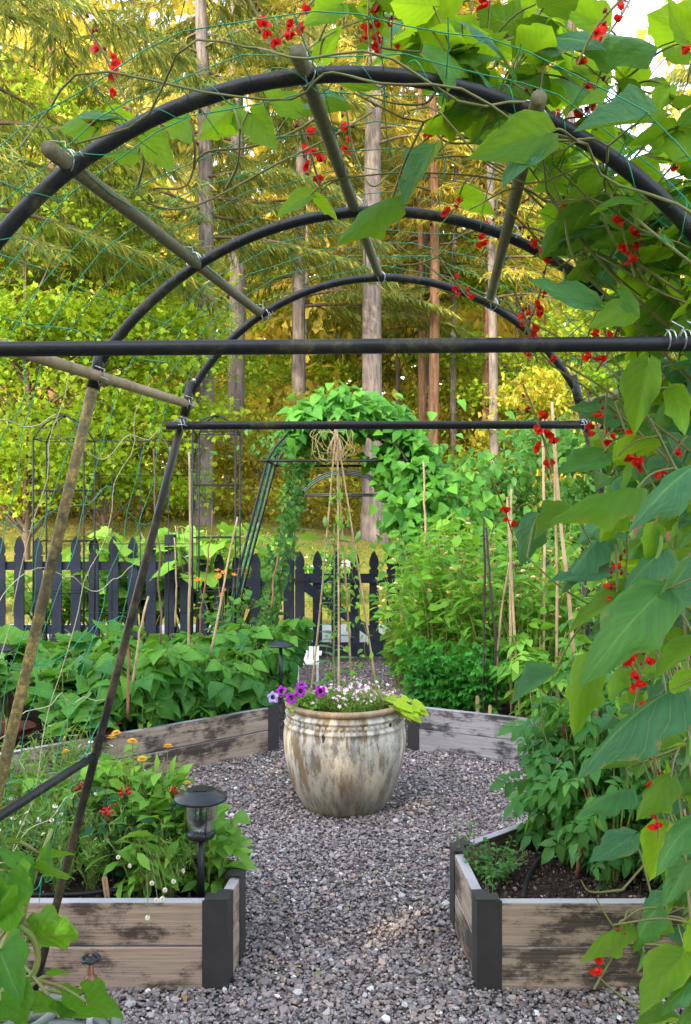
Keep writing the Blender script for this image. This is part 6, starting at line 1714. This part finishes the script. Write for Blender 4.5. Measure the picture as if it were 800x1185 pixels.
mpA = broadleaf('maple', 'x', 'tree', 9.0, 3.0, 15000, T_MAPLE, (.07, .12), M['gold'], .12)
mpB = broadleaf('maple', 'x', 'tree', 7.0, 2.6, 12500, T_MAPLE, (.07, .12), M['gold'], .12)
for i, (pr, px, d, s, lab) in enumerate(((mpA, 30, 16.5, 1.0, 'sunlit yellow-green maple at the left edge behind the near hoop'), (mpB, 120, 17.5, .95, 'sunlit yellow-green maple between the left purlin and the pinkish trunk'), (mpA, -110, 18, 1.1, 'yellow maple at the far left, its crown cut by the picture edge'), (mpB, 215, 28, 1.0, 'smaller golden maple behind the pinkish trunk'), (mpA, 345, 34, 1.1, 'distant golden maple left of the middle purlin'), (mpA, 600, 27, 1.1, 'golden maple behind the right-hand trunks'), (mpB, 530, 31, 1.0, 'distant golden maple between the reddish and grey trunks'), (mpB, 700, 24, 1.0, 'golden maple behind the runner beans'))):
    x = (px - 400) * d / FPX; put(pr, (x, d, hz(x, d)), i * 1.3, s, lab, 'golden maples at the edge of the wood')
sgA = broadleaf('shrub', 'x', 'shrub', 2.4, 1.5, 3800, T_CARD, (.07, .13), M['goldshrub'], .05, False, 6)
sgB = broadleaf('shrub', 'x', 'shrub', 3.2, 1.7, 4200, T_CARD, (.07, .13), M['goldshrub'], .05, False, 6)
for i, (pr, px, d, s, lab) in enumerate(((sgA, 20, 19, 1.0, 'golden shrub at the left edge above the lawn'), (sgB, 90, 20, 1.0, 'golden shrub behind the left obelisk'), (sgA, 160, 19.5, 1.1, 'golden shrub behind the wire panel'), (sgB, 225, 21, 1.0, 'golden shrub left of the pinkish trunk base'), (sgA, 300, 20, 1.05, 'golden shrub right of the pinkish trunk base'), (sgB, 350, 22, 1.0, 'golden shrub behind the left shoulder of the middle arch'), (sgA, 410, 24, 1.2, 'golden shrub seen through the middle arch'), (sgB, 462, 27, 1.1, 'golden shrub at the foot of the reddish pair'), (sgB, 520, 27, 1.2, 'orange-gold brush between the reddish pair and thin grey trunk'), (sgA, 600, 25, 1.4, 'golden shrub behind the pale canes'), (sgB, 640, 22, 1.4, 'golden shrub behind the end of the far crossbar'), (sgB, 545, 28, 1.5, 'tall golden shrub at the foot of the right-hand trunks'), (sgA, 720, 20, 1.4, 'golden shrub behind the runner bean vines'))):
    x = (px - 400) * d / FPX; put(pr, (x, d, hz(x, d) - .1), i * 1.7, s, lab, 'golden brush along the edge of the wood')
dgA = broadleaf('bramble', 'x', 'shrub', 2.2, 1.1, 3200, T_OV, (.09, .14), M['shrub'], .05, False, 6)
for i, (px, d, s, lab) in enumerate(((590, 11.2, .95, 'dark green bramble right of the bean-covered arch'), (640, 11.0, 1.2, 'tallest dark green bramble behind the pale canes'), (545, 12.6, .75, 'dark green bramble behind the lone pale cane'), (700, 10.8, 1.2, 'dark green bramble behind the runner beans'), (610, 13.5, 1.3, 'dark green bramble further back behind the tall canes'), (500, 14.5, .7, 'low bramble at the edge of the lawn right of the gate'))):
    x = (px - 400) * d / FPX; put(dgA, (x, d, hz(x, d) - .05), i * 2.0, s, lab, 'dark green brambles right of the arches')
wf = broadleaf('flowering_bush', 'pale flowering bush on the lawn beside the boulder', 'shrub', .8, .5, 1300, T_OV, (.05, .08), M['bush'], .05, False, 4); x = (390 - 400) * .0142; wf.location = (-.35, 14.2, hz(-.35, 14.2))
add_flowers(wf, F_DAISY, 16, (.55, .95), .45, True, 'flower', 1, None, (1.6, 2.6))

# the deep wood behind: one mass
ml = MB(); n = 70000; d = rng.uniform(30, 48, n); px = rng.uniform(-250, 1050, n); x = (px - 400) * d / FPX; base = hz(x, d); hgt = 26 * rng.random(n) ** 1.15
ci = rng.integers(0, 900, n); cpx = rng.uniform(-250, 1050, 900); cd = rng.uniform(30, 48, 900); ch = rng.uniform(0, 25, 900)
x = (cpx[ci] - 400) * cd[ci] / FPX + rng.normal(size=n) * .9; y = cd[ci] + rng.normal(size=n) * .9; z = hz(x, y) + np.maximum(0, ch[ci] + rng.normal(size=n) * .75)
keep = ~((np.abs((cpx[ci]) - 720) < 75) & (ch[ci] > 9)) & ~((np.abs(cpx[ci] - 150) < 60) & (ch[ci] > 20)); x, y, z, rr = x[keep], y[keep], z[keep], (rng.random(900)[ci][keep] * .6 + rng.random(keep.sum()) * .4); n = len(x)
ml.inst(T_CARD, orient(rng.normal(size=(n, 3)) + [0, 0, -.8], rng.normal(size=(n, 3)) + [0, 0, .8]), np.column_stack([x, y, z]), rng.uniform(.30, .66, n), rr)
o = ml.build('distant_wood', M['far']); tag(o, 'hazy gold and dark green wood filling the background', 'wood', kind='stuff')
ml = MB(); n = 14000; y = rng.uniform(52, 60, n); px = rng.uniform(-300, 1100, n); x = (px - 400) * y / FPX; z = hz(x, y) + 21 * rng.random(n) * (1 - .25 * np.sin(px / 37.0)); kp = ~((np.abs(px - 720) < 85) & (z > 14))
ml.inst(T_CARD, orient(rng.normal(size=(n, 3)), rng.normal(size=(n, 3)) + [0, -1, .4])[kp], np.column_stack([x, y, z])[kp], rng.uniform(.9, 1.7, kp.sum())); o = ml.build('far_treeline', M['farhaze']); tag(o, 'farthest golden treeline closing the gaps between the trunks', 'wood', kind='stuff')
# added unseen leaf screen towards the sun, keeps the beds in open shade
ml = MB(); n = 6800; s = rng.uniform(-7, 13, n); qd = rng.normal(size=n) * .5; cx = -5.83 + .848 * s + qd * .53; cy = -4.33 - .53 * s + qd * .848; z = 8.6 * rng.random(n) + .4 * np.sin(s * 2)
ml.inst(T_CARD, orient(rng.normal(size=(n, 3)), rng.normal(size=(n, 3))), np.column_stack([cx, cy, z]), rng.uniform(.4, .8, n)); o = ml.build('shade_screen', M['shrub']); tag(o, 'added unseen leaf screen that shades the garden', 'shade_screen', kind='stuff')
# meadow grass
ml = MB(); n = 26000; y = rng.uniform(12.4, 21, n); px = rng.uniform(-60, 700, n); x = (px - 400) * y / FPX; S = rng.uniform(.03, .07, n)
ml.inst(T_THREAD, orient(rng.normal(size=(n, 3)) * .5 + [0, 0, 1], rng.normal(size=(n, 3))), np.column_stack([x, y, hz(x, y) - .035]), np.column_stack([S * 6, S, S])); o = ml.build('grass', M['lawn']); tag(o, 'short sunlit grass of the lawn beyond the fence', 'grass', kind='stuff')

# =================================================================== light, sky, camera
EL, AZ = math.radians(28), (-.53, -.848)
w = bpy.data.worlds.new('World'); SC.world = w; w.use_nodes = True; nt = w.node_tree
for nd in list(nt.nodes): nt.nodes.remove(nd)
g = G(nt); sky = nt.nodes.new('ShaderNodeTexSky'); sky.sky_type = 'NISHITA'; sky.sun_disc = False; sky.sun_elevation = EL; sky.sun_rotation = math.atan2(AZ[0], AZ[1]); sky.air_density = 1.0; sky.dust_density = 2.0; sky.ozone_density = 1.0
hs = g.n('ShaderNodeHueSaturation', {'Color': sky.outputs[0], 'Saturation': .55, 'Value': 1.0})
bg = g.n('ShaderNodeBackground', {'Color': hs.outputs[0], 'Strength': 1.15}); g.n('ShaderNodeOutputWorld', {'Surface': bg.outputs[0]})
sl = bpy.data.lights.new('sun', 'SUN'); sl.energy = 6.0; sl.angle = math.radians(.6); sl.color = (1.0, .84, .58); so = bpy.data.objects.new('sun', sl); COL.objects.link(so)
sd = Vector((AZ[0] * math.cos(EL), AZ[1] * math.cos(EL), math.sin(EL))); so.rotation_euler = sd.to_track_quat('Z', 'Y').to_euler(); so.location = sd * 60
cam = bpy.data.cameras.new('camera'); co = bpy.data.objects.new('camera', cam); COL.objects.link(co); co.location = (0, 0, CAMZ); co.rotation_euler = (PI / 2, 0, 0)
cam.sensor_fit = 'VERTICAL'; cam.sensor_height = 36.0; cam.lens = 36.0 * FPX / 1185.0; cam.clip_start = .05; cam.clip_end = 600
SC.camera = co
SC.view_settings.view_transform = 'Standard'; SC.view_settings.look = 'None'; SC.view_settings.exposure = 0; SC.view_settings.gamma = 1
SC.cycles.use_denoising = True; SC.cycles.max_bounces = 8; SC.cycles.transparent_max_bounces = 12; SC.cycles.diffuse_bounces = 4; SC.cycles.transmission_bounces = 6
